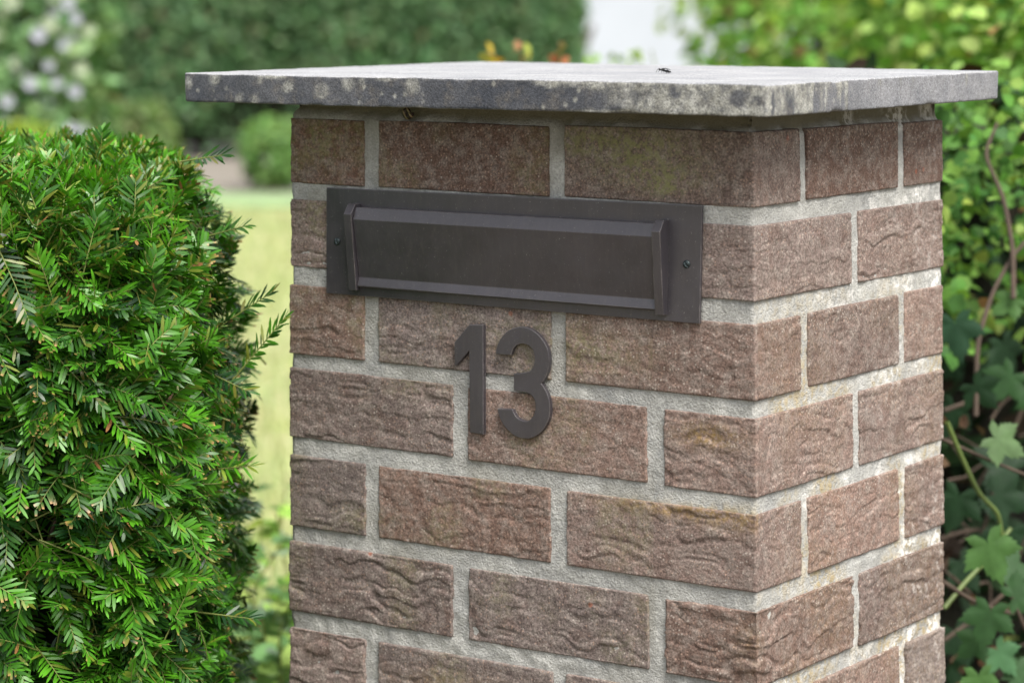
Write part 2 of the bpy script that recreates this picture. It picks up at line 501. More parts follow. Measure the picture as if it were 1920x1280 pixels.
def build_bricks():
    VV, FF, CC, SS, base = [], [], [], [], 0
    k = 0
    for r in range(1, ROWS+1):
        for (xa, xb), (ya, yb) in (ROW_A if r % 2 else ROW_B):
            k += 1
            step = .0100 if r > 8 else (.0013 if (ya == 0 or xa == 0) else .004)
            jit = rng.uniform(-.0012, .0012, 4)
            xa2, xb2 = xa+(jit[0] if xa > 0 else 0), xb+(jit[1] if xb < PW else 0)
            front, back = ya == 0, yb == PD
            rgt, lft = xa == 0, xb == PW
            xs = axis(xa2, xb2, True, True, step) if (front or back) else axis(xa2, xb2, False, False, step)
            ys = axis(ya, yb, True, True, step) if (rgt or lft) else axis(ya, yb, False, False, step)
            zs = np.linspace(0, 1, max(6, int(round(.0656/step))))
            V, Q = box_lattice(xs, ys, zs)
            zt = course_z(r, 't', V[:, 0], V[:, 1])
            zb = course_z(r, 'b', V[:, 0], V[:, 1])
            V[:, 2] = zb+(zt-zb)*V[:, 2]
            V[:, 0] *= -1
            Q = Q[:, ::-1]
            c = np.array([-(xa2+xb2)/2, (ya+yb)/2, (zt.mean()+zb.mean())/2])
            h = np.array([(xb2-xa2)/2, (yb-ya)/2, (zt.mean()-zb.mean())/2])
            rad = .0015+.0010*noise(V*75+k*3.1, 3)
            L = V-c
            inner = np.clip(L, -(h-rad[:, None]), h-rad[:, None])
            d = L-inner
            ln = np.linalg.norm(d, axis=1)[:, None]+1e-9
            nrm = d/ln
            P = c+inner+nrm*np.minimum(rad[:, None], ln)
            # wrinkled face: long low folds with sharp creases, drawn out along the course
            along = np.where(np.abs(nrm[:, :1]) > .7, V[:, 1:2], V[:, 0:1])
            q = np.concatenate([along*19, V[:, 2:3]*140, np.full((len(V), 1), k*5.37)], 1)
            wrp = fbm(np.concatenate([along*40, V[:, 2:3]*40, np.full((len(V), 1), k*2.1)], 1), 31, 2)
            q[:, 1] += 1.25*wrp
            a = noise(q, 40)
            b = noise(q*np.array([1.7, 1.3, 1])+11, 41)
            m = smooth(-.35, .35, noise(np.concatenate([along*22, V[:, 2:3]*36, np.full((len(V), 1), k*1.7)], 1), 42))
            amp = ROUGHNESS.get(r, 1.0)*rng.uniform(.45, 1.1)
            fold = .0004*a+m*(-.0015*np.exp(-(a/.16)**2)+.0007*np.exp(-((a-.42)/.24)**2))-.0008*np.exp(-(b/.16)**2)*(1-m)
            fine = .00035*fbm(V*260, 50, 2)
            P = P+nrm*((fold*amp+fine)*smooth(0, .004, np.abs(h[2]-np.abs(L[:, 2]))+.0012)[:, None].T[0])[:, None]
            # each brick sits a little in or out of the face
            P[:, 0] += rng.uniform(-.0008, .0008)
            P[:, 1] += rng.uniform(-.0008, .0008)
            hue = rng.uniform(-1, 1)
            val = rng.uniform(.80, 1.16)
            colr = np.array([.165+.020*hue, .121, .105-.009*hue])*val
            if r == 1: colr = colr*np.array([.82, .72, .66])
            VV.append(P); FF.append(Q+base); base += len(P)
            # smears of mortar dragged over the edges of the brick
            eg = np.sort(np.abs(h-np.abs(L)), axis=1)[:, 1]
            sm = smooth(.0065, .0, eg)*smooth(.12, .5, fbm(V*70+k, 91, 3))*(.8 if r > 1 else .4)
            st_ = stains(V)
            st_[:, 1] *= np.where((V[:, 1] > .004), .28, 1.0)
            st_[:, 0] = np.clip(st_[:, 0]+sm, 0, 1)
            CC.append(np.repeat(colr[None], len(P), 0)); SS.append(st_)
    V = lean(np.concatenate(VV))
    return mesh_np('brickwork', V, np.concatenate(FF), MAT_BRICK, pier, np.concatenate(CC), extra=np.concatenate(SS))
build_bricks()

def build_mortar():
    ins = .0019
    xs = np.arange(-PW+ins, -ins+1e-6, .0032)
    ys = np.linspace(ins, PD-ins, 118)
    zs = np.concatenate([np.linspace(0, H0-.68, 60)[:-1], np.arange(H0-.68, H0+.0165, .0032)])
    V, Q = box_lattice(xs, ys, zs)
    c = np.array([-PW/2, PD/2, V[:, 2].mean()])
    n = np.zeros_like(V)
    n[:, 0] = np.where(V[:, 0] >= xs[-1]-1e-9, 1, np.where(V[:, 0] <= xs[0]+1e-9, -1, 0))
    n[:, 1] = np.where(V[:, 1] >= ys[-1]-1e-9, 1, np.where(V[:, 1] <= ys[0]+1e-9, -1, 0))
    d = .0009*fbm(V*80, 61, 3)+.0009*fbm(V*22, 63, 2)+.0004*noise(V*300, 65)
    # the bed under the slab stands back and has a ragged lower lip
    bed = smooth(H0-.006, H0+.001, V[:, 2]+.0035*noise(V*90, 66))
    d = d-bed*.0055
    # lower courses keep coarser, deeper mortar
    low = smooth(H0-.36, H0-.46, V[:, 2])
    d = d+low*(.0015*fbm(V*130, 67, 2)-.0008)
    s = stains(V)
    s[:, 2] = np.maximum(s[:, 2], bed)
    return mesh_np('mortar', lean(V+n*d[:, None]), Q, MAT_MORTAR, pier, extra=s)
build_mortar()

def build_slab():
    th = .0266
    FL, FR = np.array([-.5697, -.060, .0323+H0]), np.array([.0355, -.060, .0393+H0])
    BR, BL = np.array([.0340, .4095, .0414+H0]), np.array([-.5750, .4370, .0351+H0])
    us = np.concatenate([[0, .0008, .002], np.linspace(.0045, .9955, 260), [.998, .9992, 1]])
    vs = np.concatenate([[0, .0012, .003], np.linspace(.008, .992, 200), [.997, .9988, 1]])
    ws = np.concatenate([[0, .02, .05], np.linspace(.1, .9, 12), [.95, .98, 1]])
    V, Q = box_lattice(us, vs, ws)
    u, v, w_ = V[:, :1], V[:, 1:2], V[:, 2:3]
    P = (1-v)*((1-u)*FL+u*FR)+v*((1-u)*BL+u*BR)
    P[:, 2] -= (1-w_[:, 0])*th
    # worn arrises
    e = [np.minimum(V[:, 0], 1-V[:, 0])*.605, np.minimum(V[:, 1], 1-V[:, 1])*.47, np.minimum(V[:, 2], 1-V[:, 2])*th]
    rad = .0016+.0009*noise(P*70, 71)+.0006*noise(P*220, 72)+.011*np.clip(noise(P*31, 74)-.56, 0, 1)
    E_ = np.stack(e, 1)
    d = np.clip(rad[:, None]-E_, 0, None)
    ln = np.linalg.norm(d, axis=1)
    sc = np.where(ln > rad, (ln-rad)/np.maximum(ln, 1e-9), 0)[:, None]
    ax = np.stack([np.sign(.5-V[:, 0]), np.sign(.5-V[:, 1]), np.sign(.5-V[:, 2])], 1)
    P = P+ax*d*sc
    P += .0005*np.stack([fbm(P*45, 73), fbm(P*45, 75), fbm(P*45, 77)], 1)
    # lichen map
    x, z = P[:, 0], V[:, 2]
    top = (V[:, 2] > .97).astype(float)
    front = V[:, 1] < .004
    right = V[:, 0] > .996
    n1 = fbm(P*26, 81, 4)
    n2 = fbm(P*70, 83, 3)
    U = V[:, 0]
    cover = -.62+1.15*smooth(.45, .95, U)+.62*smooth(.60, .98, z)+.50*smooth(.16, .0, z)
    lich = smooth(.0, .38, cover+.75*n1+.35*n2)
    for (cu, cz, rr) in [(.262, .50, .010), (.412, .42, .0065), (.20, .62, .009), (.06, .85, .012), (.105, .15, .008), (.145, .80, .007),
                         (.31, .78, .014), (.425, .74, .012), (.335, .85, .008), (.762, .55, .012), (.005, .6, .009), (.135, .12, .007), (.33, .12, .006)]:
        dd = np.hypot((U-cu)*.605, (z-cz)*th)+.0045*n2+.003*n1
        lich = np.maximum(lich, np.where(front, .75*smooth(rr*.75, rr*.35, dd), 0))
    for (cu, cz, rr) in [(.955, .55, .013), (.86, .72, .012), (.70, .35, .02), (.60, .4, .03), (.985, .5, .01)]:
        dd = np.hypot((U-cu)*.605, (z-cz)*th)+.004*n2
        lich = lich*np.where(front, 1-.9*smooth(rr*.7, rr*.4, dd), 1)
    VV_ = V[:, 1]
    n3 = fbm(np.stack([P[:, 1]*120, P[:, 2]*22, P[:, 0]*3], 1), 87, 3)
    lr = smooth(.05, .35, .45-.95*smooth(.0, .55, VV_)+.9*n3+.25*smooth(.3, 1, z))
    lich = np.where(right, lr*.95, lich)
    warm = np.where(right, .9*smooth(.02, .5, VV_), 0)
    lich = np.clip(lich, 0, 1)*(1-top)
    und = V[:, 2] < .02
    lich = np.where(und, .55, lich)
    return mesh_np('coping_slab', P, Q, MAT_SLAB, pier, extra=np.stack([lich, top, warm*(1-lich)], 1))
build_slab()

# ------------------------------------------------------------------ letter slot
def prism(name, profile, x0, x1, mat, parent, zfun=None, bev=.0005):
    """extrude a closed (y, z) profile along x"""
    bm = bmesh.new()
    ring = []
    for x in (x0, x1):
        ring.append([bm.verts.new((x, y, (zfun(x, z) if zfun else z))) for y, z in profile])
    n = len(profile)
    for i in range(n):
        bm.faces.new((ring[0][i], ring[0][(i+1) % n], ring[1][(i+1) % n], ring[1][i]))
    bm.faces.new(ring[0][::-1])
    bm.faces.new(ring[1])
    bmesh.ops.recalc_face_normals(bm, faces=bm.faces)
    bmesh.ops.bevel(bm, geom=list(bm.edges), offset=bev, segments=2, affect='EDGES', profile=.6)
    me = bpy.data.meshes.new(name)
    bmesh.ops.translate(bm, verts=bm.verts, vec=-parent.location)
    bm.to_mesh(me)
    bm.free()
    return link(name, me, mat, parent)

def tilt(x, z):
    """the plate hangs slightly lower at its left end"""
    t = min(max(-(x+.0543)/.3937, 0), 1)
    top, bot = -.0661, -.1662
    s = (z-bot)/(top-bot)
    return H0+z-t*(.0041*s+.0019*(1-s))

slot = thing('letter_slot', 'dark metal letter slot plate with hinged flap screwed to the brick pier', 'letter slot', (-.2508, -.002, H0-.117))
prism('plate', [(-.0012, -.0661), (-.0012, -.1662), (-.0042, -.1662), (-.0042, -.0661)], -.4480, -.0534, MAT_METAL, slot, tilt, .0007)
FLAP = [(-.0046, -.0825), (-.0128, -.0825), (-.0168, -.0935), (-.0072, -.1480), (-.0100, -.1560), (-.0088, -.1572), (-.0046, -.1575)]
prism('flap', FLAP, -.4082, -.0942, MAT_METAL, slot, tilt, .0006)
RAIL = [(-.0040, -.0795), (-.0125, -.0795), (-.0192, -.0888), (-.0105, -.1605), (-.0040, -.1605)]
prism('rail', RAIL, -.4172, -.4088, MAT_METAL, slot, tilt)
prism('rail', RAIL, -.0936, -.0852, MAT_METAL, slot, tilt)
def screw(x, z, ang):
    bm = bmesh.new()
    bmesh.ops.create_uvsphere(bm, u_segments=20, v_segments=10, radius=.0036)
    for v in list(bm.verts):
        v.co.z *= .55
    bmesh.ops.delete(bm, geom=[v for v in bm.verts if v.co.z < -1e-5], context='VERTS')
    # driver slot: sink a band across the head
    bmesh.ops.subdivide_edges(bm, edges=list(bm.edges), cuts=1, use_grid_fill=True)
    ca, sa = math.cos(ang), math.sin(ang)
    for v in bm.verts:
        if abs(v.co.x*ca+v.co.y*sa) < .0007:
            v.co.z *= .35
    bmesh.ops.rotate(bm, verts=bm.verts, matrix=Matrix.Rotation(math.radians(90), 3, 'X'))
    bmesh.ops.translate(bm, verts=bm.verts, vec=Vector((x, -.0042, H0+z))-slot.location)
    me = bpy.data.meshes.new('screw')
    bm.to_mesh(me)
    bm.free()
    for p_ in me.polygons: p_.use_smooth = True
    link('screw', me, MAT_SCREW, slot)
screw(-.4352, -.1193, .3)
screw(-.0672, -.1164, .75)

# ------------------------------------------------------------------ house number
ONE = [(-.2855, -.1848), (-.2704, -.1838), (-.2689, -.2826), (-.2835, -.2823), (-.2854, -.2087), (-.2995, -.2233), (-.3008, -.2226), (-.3013, -.202)]
THREE = [(-.2566, -.2091), (-.2561, -.2039), (-.2536, -.1976), (-.2493, -.1917), (-.2433, -.1866), (-.2368, -.1838), (-.2302, -.1824), (-.2237, -.1828), (-.2171, -.185), (-.2106, -.1891), (-.2051, -.1951), (-.2017, -.2013), (-.2003, -.2076), (-.2005, -.214), (-.202, -.2206), (-.2048, -.2264), (-.2083, -.2311), (-.205, -.2347), (-.2017, -.24), (-.1997, -.2462), (-.1988, -.2526), (-.1995, -.2601), (-.2023, -.2668), (-.2071, -.2733), (-.213, -.2781), (-.2195, -.2811), (-.2266, -.2818), (-.2343, -.2807), (-.241, -.2772), (-.2471, -.2722), (-.2516, -.266), (-.2545, -.2577), (-.2382, -.2568), (-.2368, -.2595), (-.2341, -.263), (-.2299, -.2653), (-.2246, -.266), (-.2198, -.2644), (-.216, -.2598), (-.2142, -.2541), (-.2145, -.2485), (-.2168, -.2441), (-.2206, -.2414), (-.225, -.2404), (-.2305, -.2403), (-.2371, -.2402), (-.2373, -.2246), (-.2307, -.2238), (-.2253, -.2226), (-.2204, -.2208), (-.2172, -.2169), (-.2156, -.2116), (-.2159, -.207), (-.2177, -.2021), (-.2218, -.1988), (-.2267, -.1975), (-.2311, -.1979), (-.2355, -.1999), (-.2385, -.2034), (-.2406, -.2087)]
SHARP3 = {0, 16, 31, 32, 45, 46, 59}
def refine(pts, sharp, n=4):
    out = []
    m = len(pts)
    P = [np.array(p) for p in pts]
    for i in range(m):
        p1, p2 = P[i], P[(i+1) % m]
        p0 = P[i-1] if i not in sharp else p1-(p2-p1)
        p3 = P[(i+2) % m] if (i+1) % m not in sharp else p2+(p2-p1)
        if i in sharp and (i+1) % m in sharp:
            out.append(p1)
            continue
        for k in range(n):
            t = k/n
            out.append(.5*((2*p1)+(-p0+p2)*t+(2*p0-5*p1+4*p2-p3)*t*t+(-p0+3*p1-3*p2+p3)*t**3))
    return out
def digit(name, pts, label, y0=-.0005, y1=-.0050):
    pts = [(x-.0024, z) for x, z in pts]
    bm = bmesh.new()
    ca = np.mean(pts, 0)
    loc = Vector((ca[0], -.0005, H0+ca[1]))
    vs = [bm.verts.new((x-loc.x, y1-loc.y, H0+z-loc.z)) for x, z in pts]
    f = bm.faces.new(vs)
    r = bmesh.ops.extrude_face_region(bm, geom=[f])
    bmesh.ops.translate(bm, verts=[v for v in r['geom'] if isinstance(v, bmesh.types.BMVert)], vec=(0, y0-y1, 0))
    bmesh.ops.recalc_face_normals(bm, faces=bm.faces)
    fr = [e for e in bm.edges if all(abs(v.co.y-(y1-loc.y)) < 1e-6 for v in e.verts)]
    bmesh.ops.bevel(bm, geom=fr, offset=.0006, segments=2, affect='EDGES', profile=.5)
    me = bpy.data.meshes.new(name)
    bm.to_mesh(me)
    bm.free()
    o = link(name, me, MAT_METAL)
    o.location = loc
    return tag(o, label, 'house number', 'house number digits')
digit('house_number', ONE, 'dark grey metal numeral 1 fixed to the bricks under the letter slot')
digit('house_number', refine(THREE, SHARP3), 'dark grey metal numeral 3 with rounded bowls fixed to the bricks')

# ------------------------------------------------------------------ fly and snail
def blob(name, c, r, axis_, mat, parent, seg=14):
    bm = bmesh.new()
    bmesh.ops.create_uvsphere(bm, u_segments=seg, v_segments=seg//2+2, radius=1)
    for v in bm.verts:
        v.co = Vector((v.co.x*r[0], v.co.y*r[1], v.co.z*r[2]))
    q = Vector(axis_).to_track_quat('X', 'Z')
    for v in bm.verts:
        v.co = q @ v.co+Vector(c)
    me = bpy.data.meshes.new(name)
    bm.to_mesh(me)
    bm.free()
    for p_ in me.polygons: p_.use_smooth = True
    return link(name, me, mat, parent)
MAT_FLY = plain('fly_body', (.012, .012, .011), .35, 400, .3)
MAT_WING = plain('fly_wing', (.06, .06, .055), .25, 300, .3)
fz = H0+.0382
fly = thing('fly', 'tiny black fly standing on top of the stone slab', 'fly', (-.1838, .1523, fz))
fa = Vector((-.95, -.3, .12)).normalized()        # it heads left
fr_ = Vector((.3, -.95, 0))
bm = bmesh.new()
for (c, r) in [((0, 0, .0042), (.0026, .0021, .0020)), ((.0042, 0, .0040), (.0016, .0019, .0016)), ((-.0058, 0, .0030), (.0048, .0020, .0016))]:
    s_ = bmesh.ops.create_icosphere(bm, subdivisions=2, radius=1)
    for v in s_['verts']:
        v.co = Vector((v.co.x*r[0]+c[0], v.co.y*r[1]+c[1], v.co.z*r[2]+c[2]))
rotf = Matrix(((fa.x, fr_.x, 0), (fa.y, fr_.y, 0), (fa.z, 0, 1)))*.74
for v in bm.verts: v.co = rotf @ v.co
me = bpy.data.meshes.new('body'); bm.to_mesh(me); bm.free()
for p_ in me.polygons: p_.use_smooth = True
link('body', me, MAT_FLY, fly)
for s_ in (-1, 1):
    bm = bmesh.new()
    pts = [(.0012, .0006*s_, .0058), (-.002, .0030*s_, .0066), (-.0062, .0042*s_, .0060), (-.0092, .0034*s_, .0050), (-.0092, .0018*s_, .0048), (-.005, .0008*s_, .0056)]
    f = bm.faces.new([bm.verts.new(rotf @ Vector(p_)) for p_ in pts])
    bmesh.ops.solidify(bm, geom=[f], thickness=.00012)
    me = bpy.data.meshes.new('wing'); bm.to_mesh(me); bm.free()
    link('wing', me, MAT_WING, fly)
    for i, x in enumerate((.0022, .0002, -.0018)):
        a = Vector((x, .0014*s_, .0032)); b = Vector((x*1.9+.001*(1-i), .0048*s_, .0048)); c = Vector((x*2.6+.0016*(1-i), .0074*s_, .0002))
        V_, F_ = tubes([([rotf @ a, rotf @ b, rotf @ c], [.00035, .00028, .0002])], 5)
        mesh_np('leg', V_+np.array(fly.location), F_, MAT_FLY, fly)

def snail_material():
    t = NT('banded_shell')
    wv = t.n('TexWave', Scale=1.0, Distortion=.6)
    mp = t.n('Mapping')
    t.set(mp.inputs['Vector'], t.pos())
    mp.inputs['Rotation'].default_value = (0, math.radians(35), 0)
    mp.inputs['Scale'].default_value = (62, 62, 62)
    t.set(wv.inputs['Vector'], mp.outputs[0])
    c = t.ramp(wv.outputs['Fac'], [(.0, (.02, .012, .008)), (.72, (.028, .016, .010)), (.88, (.24, .19, .11))])
    return t.done(c, .35)
snail = thing('snail', 'small dark banded snail shell stuck under the slab edge', 'snail', (-.3572, -.004, H0+.0015))
bm = bmesh.new()
# coiled shell: a growing tube wound round its own axis
rings = []
for i in range(60):
    a = i*.32
    R = .0011*math.exp(.105*a)
    rr = R*.62
    c = Vector((R*math.cos(a), 0, R*math.sin(a)))*.95
    rad_ = Vector((math.cos(a), 0, math.sin(a)))
    ring = [bm.verts.new(c+(rad_*math.cos(b)+Vector((0, -1, 0))*math.sin(b)*.85)*rr+Vector((0, -.0022*math.exp(-.06*a)*1.2, 0))) for b in np.linspace(0, 2*math.pi, 12, endpoint=False)]
    if rings:
        for j in range(12):
            bm.faces.new((rings[-1][j], rings[-1][(j+1) % 12], ring[(j+1) % 12], ring[j]))
    rings.append(ring)
bm.faces.new(rings[0]); bm.faces.new(rings[-1][::-1])
mx = max(v.co.length for v in bm.verts)
for v in bm.verts: v.co *= .0075/mx
me = bpy.data.meshes.new('shell'); bm.to_mesh(me); bm.free()
for p_ in me.polygons: p_.use_smooth = True
link('shell', me, snail_material(), snail)

# ------------------------------------------------------------------ clipped yew
YC = gp(-.605, 2.59, .598)                 # centre of the clipped bush
YA = np.array([.333, .31, .515])          # half sizes: right, away, up
YE = 6.5
def yew_local(P):
    d = P-YC
    return np.stack([d @ GR, d @ GF, d[:, 2]], 1)/YA
def yew_world(Lc):
    return YC+(Lc*YA) @ np.stack([GR, GF, np.array([0, 0, 1.])])
def yew_r(Lc):
    return (np.abs(Lc)**YE).sum(1)**(1/YE)

def build_yew():
    N = 7800
    # points over the faces of the block, most where it can be seen
    facep = rng.choice(5, N, p=[.42, .24, .24, .05, .05])
    a, b = rng.uniform(-1, 1, N), rng.uniform(-1, 1, N)
    Lc = np.zeros((N, 3))
    for k, (i, s, j, l) in enumerate([(1, -1, 0, 2), (0, 1, 1, 2), (2, 1, 0, 1), (0, -1, 1, 2), (1, 1, 0, 2)]):
        mk = facep == k
        Lc[mk, i] = s
        Lc[mk, j] = a[mk]
        Lc[mk, l] = b[mk]
    keep = (Lc[:, 2] > -.35) | (rng.random(N) < .22)
    keep &= ~((Lc[:, 0] > .9) & (Lc[:, 1] > .0) & (rng.random(N) < .55))
    Lc = Lc[keep]
    Lc /= yew_r(Lc)[:, None]
    bump_ = .035*fbm(Lc*2.2, 101, 3)
    g = np.sign(Lc)*np.abs(Lc)**(YE-1)/YA
    nl = g/np.linalg.norm(g, axis=1)[:, None]
    n = nl @ np.stack([GR, GF, np.array([0, 0, 1.])])
    S_ = yew_world(Lc*(1+bump_)[:, None])
    N = len(S_)
    upz = np.array([0, 0, 1.])
    topness = np.clip(n[:, 2], 0, 1)
    rnd = rng.normal(size=(N, 3))
    tang = rnd-n*(rnd*n).sum(1)[:, None]
    tang /= np.linalg.norm(tang, axis=1)[:, None]
    # on the sides shoots spread flat like fans, drooping; on top they stand up
    d = n*rng.uniform(.25, 1.0, (N, 1))+tang*rng.uniform(.35, 1.0, (N, 1))+upz*(.15+.55*topness[:, None])
    d[:, 2] -= .30*(1-topness)*rng.random(N)
    d += GR*.25*(1-topness[:, None])*rng.random((N, 1))
    d /= np.linalg.norm(d, axis=1)[:, None]
    Ln = rng.uniform(.040, .085, N)*(1-.25*topness)
    depth = np.where(rng.random(N) < .55, rng.uniform(-.006, .012, N), rng.uniform(.01, .075, N))
    O = S_-d*Ln[:, None]*.82-n*depth[:, None]
    m = upz*rng.uniform(.5, 1.2, (N, 1))+n*rng.uniform(.2, 1.0, (N, 1))+rng.normal(size=(N, 3))*.28
    m -= d*(m*d).sum(1)[:, None]
    m /= np.linalg.norm(m, axis=1)[:, None]
    droop = rng.uniform(.05, .32, N)*(1-.7*topness)
    # a few long stray shoots past the clipped face
    for (u0, v0, u1, v1, dep) in [(455, 690, 537, 592, 2.50), (430, 600, 510, 548, 2.52), (400, 440, 466, 422, 2.52), (400, 880, 478, 872, 2.48),
                                  (395, 700, 468, 735, 2.5), (360, 300, 425, 290, 2.5), (185, 330, 192, 246, 2.55), (395, 1150, 478, 1160, 2.45)]:
        k = rng.integers(N)
        p0, p1 = at(u0, v0, dep), at(u1, v1, dep-.01)
        O[k] = p0; dd = p1-p0; Ln[k] = np.linalg.norm(dd); d[k] = dd/Ln[k]; droop[k] = 0; depth[k] = -.2
        mm = upz-.5*GF; mm = mm-d[k]*(mm @ d[k]); m[k] = mm/np.linalg.norm(mm)
    B = np.cross(m, d)
    cnt = np.clip((Ln/.0021).astype(int), 18, 46)
    age = np.clip(rng.beta(1.3, 1.5, N), 0, 1)
    # ---- needles
    ix = np.repeat(np.arange(N), cnt)
    first = np.cumsum(cnt)-cnt
    k = np.arange(len(ix))-first[ix]
    t = (k+.6+rng.uniform(-.25, .25, len(ix)))/cnt[ix]
    s = np.where(k % 2 == 0, 1.0, -1.0)
    def curve(t, ix):
        return O[ix]+d[ix]*(Ln[ix]*t)[:, None]+(-upz)*(droop[ix]*Ln[ix]*t*t)[:, None]
    base = curve(t, ix)
    T = d[ix]+(-upz)*(2*droop[ix]*t)[:, None]
    T /= np.linalg.norm(T, axis=1)[:, None]
    Mn = m[ix]
    Bn = np.cross(Mn, T)
    Bn /= np.linalg.norm(Bn, axis=1)[:, None]
    Mn = np.cross(T, Bn)
    ang = np.radians(62-34*t**2.2+rng.normal(0, 5, len(ix)))
    rad = rng.normal(0, .11, len(ix))+.16+.75*topness[ix]*rng.normal(0, .8, len(ix))
    nd = T*np.cos(ang)[:, None]+(Bn*(s*np.cos(rad))[:, None]+Mn*np.sin(rad)[:, None])*np.sin(ang)[:, None]
    nl_ = np.cross(np.cross(nd, Mn), nd)
    nl_ /= np.linalg.norm(nl_, axis=1)[:, None]+1e-9
    tw = rng.normal(0, .25, len(ix))
    sd_ = np.cross(nl_, nd)
    sd2 = sd_*np.cos(tw)[:, None]+nl_*np.sin(tw)[:, None]
    ln = rng.uniform(.0150, .0220, len(ix))*(1-.42*smooth(.6, 1.0, t))*(.72+.28*smooth(0, .2, t))*rng.uniform(.88, 1.06, N)[ix]
    wd = rng.uniform(.00115, .00165, len(ix))
    curl = rng.normal(-.10, .07, len(ix))
    # shears: needles that reach past the clipped face are cut square and browned
    lim = 1.024+rng.uniform(-.010, .034, len(ix))-.010*topness[ix]
    cut = np.ones(len(ix))
    for q in (.45, .65, .85):
        far = yew_r(yew_local(base+nd*(ln*q)[:, None])) > lim
        cut = np.where(far & (depth[ix] > -.1), np.minimum(cut, q), cut)
    out = (yew_r(yew_local(base)) > lim+.012) & (depth[ix] > -.1)
    ok = ~out
    ix, base, nd, sd2, nl_, ln, wd, curl, cut, t = [x[ok] for x in (ix, base, nd, sd2, nl_, ln, wd, curl, cut, t)]
    n_ = len(ix)
    st = np.array([0, .30, .72, 1.0])
    wt = np.array([.45, 1.0, .95, .22])
    VV = np.zeros((n_, 4, 2, 3), np.float32)
    CC = np.zeros((n_, 4, 2, 3), np.float32)
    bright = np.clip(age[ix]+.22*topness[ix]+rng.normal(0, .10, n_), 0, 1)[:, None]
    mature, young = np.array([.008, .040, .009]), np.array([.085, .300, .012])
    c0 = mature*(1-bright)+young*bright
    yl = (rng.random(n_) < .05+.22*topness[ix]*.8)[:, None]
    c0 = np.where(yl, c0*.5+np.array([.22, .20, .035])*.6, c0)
    isc = cut < 1
    dry = (rng.random(n_) < .004)
    for j in range(4):
        tt = st[j]*cut
        cen = base+nd*(ln*tt)[:, None]+nl_*(curl*ln*tt*tt)[:, None]
        ww = wd*np.where(isc & (j == 3), .8, wt[j])
        VV[:, j, 0] = cen-sd2*ww[:, None]
        VV[:, j, 1] = cen+sd2*ww[:, None]
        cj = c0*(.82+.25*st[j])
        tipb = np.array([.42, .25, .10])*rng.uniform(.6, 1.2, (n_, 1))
        if j == 3:
            cj = np.where(isc[:, None], tipb, cj)
        if j == 2:
            cj = np.where(isc[:, None], cj*.75+tipb*.22, cj)
        cj = np.where(dry[:, None], np.array([.26, .13, .05]), cj)
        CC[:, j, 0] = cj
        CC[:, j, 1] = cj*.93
    i0 = np.arange(n_)[:, None]*8
    quad = np.array([[0, 1, 3, 2], [2, 3, 5, 4], [4, 5, 7, 6]])
    FF = (i0[:, None, :]+quad[None]).reshape(-1, 4)
    yew = thing('yew_bush', 'clipped dark green yew bush with flat needles left of the brick pier', 'yew bush', (YC[0], YC[1], 0))
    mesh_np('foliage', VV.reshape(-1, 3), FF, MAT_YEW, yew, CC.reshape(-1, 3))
    # ---- shoots and branches
    paths = []
    for q in range(N):
        tt = np.array([-.35, .2, .6, .97])
        p = O[q]+d[q]*(Ln[q]*tt)[:, None]-upz*(droop[q]*Ln[q]*tt*np.abs(tt))[:, None]
        if depth[q] > -.1 and (yew_r(yew_local(p[-1:]))[0] > 1.06):
            continue
        paths.append((p, [.0009, .0008, .0006, .0004]))
    V1, F1 = tubes(paths, 4)
    mesh_np('shoots', V1, F1, plain('yew_shoot', (.13, .16, .035), .6, 80, .3), yew)
    paths = []
    root = np.array([YC[0], YC[1], 0])
    for q in range(170):
        th = rng.uniform(0, 1)
        e = S_[rng.integers(N)]
        e = YC+(e-YC)*rng.uniform(.75, .93)
        s0 = root+np.array([rng.normal(0, .03), rng.normal(0, .03), rng.uniform(.1, .75)])
        p = bend(s0, e, 9, (0, 0, -.03), .02, q)
        paths.append((p, np.linspace(.007, .0018, 9)))
    paths.append((bend(root, root+np.array([.02, .0, .8]), 8, (0, 0, 0), .02, 5), np.linspace(.03, .012, 8)))
    V1, F1 = tubes(paths, 5)
    mesh_np('branch', V1, F1, MAT_BARK, yew)
    # solid dark core; the shade inside the bush is put into its colour
    bm = bmesh.new()
    bmesh.ops.create_icosphere(bm, subdivisions=5, radius=1)
    C_ = np.array([v.co[:] for v in bm.verts])
    C_ /= yew_r(C_)[:, None]
    R_ = .66+.06*fbm(C_*4, 111, 3)
    W_ = yew_world(C_*R_[:, None])
    for v, p in zip(bm.verts, W_): v.co = Vector(p)-yew.location
    me = bpy.data.meshes.new('shade_core'); bm.to_mesh(me); bm.free()
    link('shade_core', me, plain('shade_core', (.010, .014, .007), .95, 80, .6, .6), yew)
build_yew()

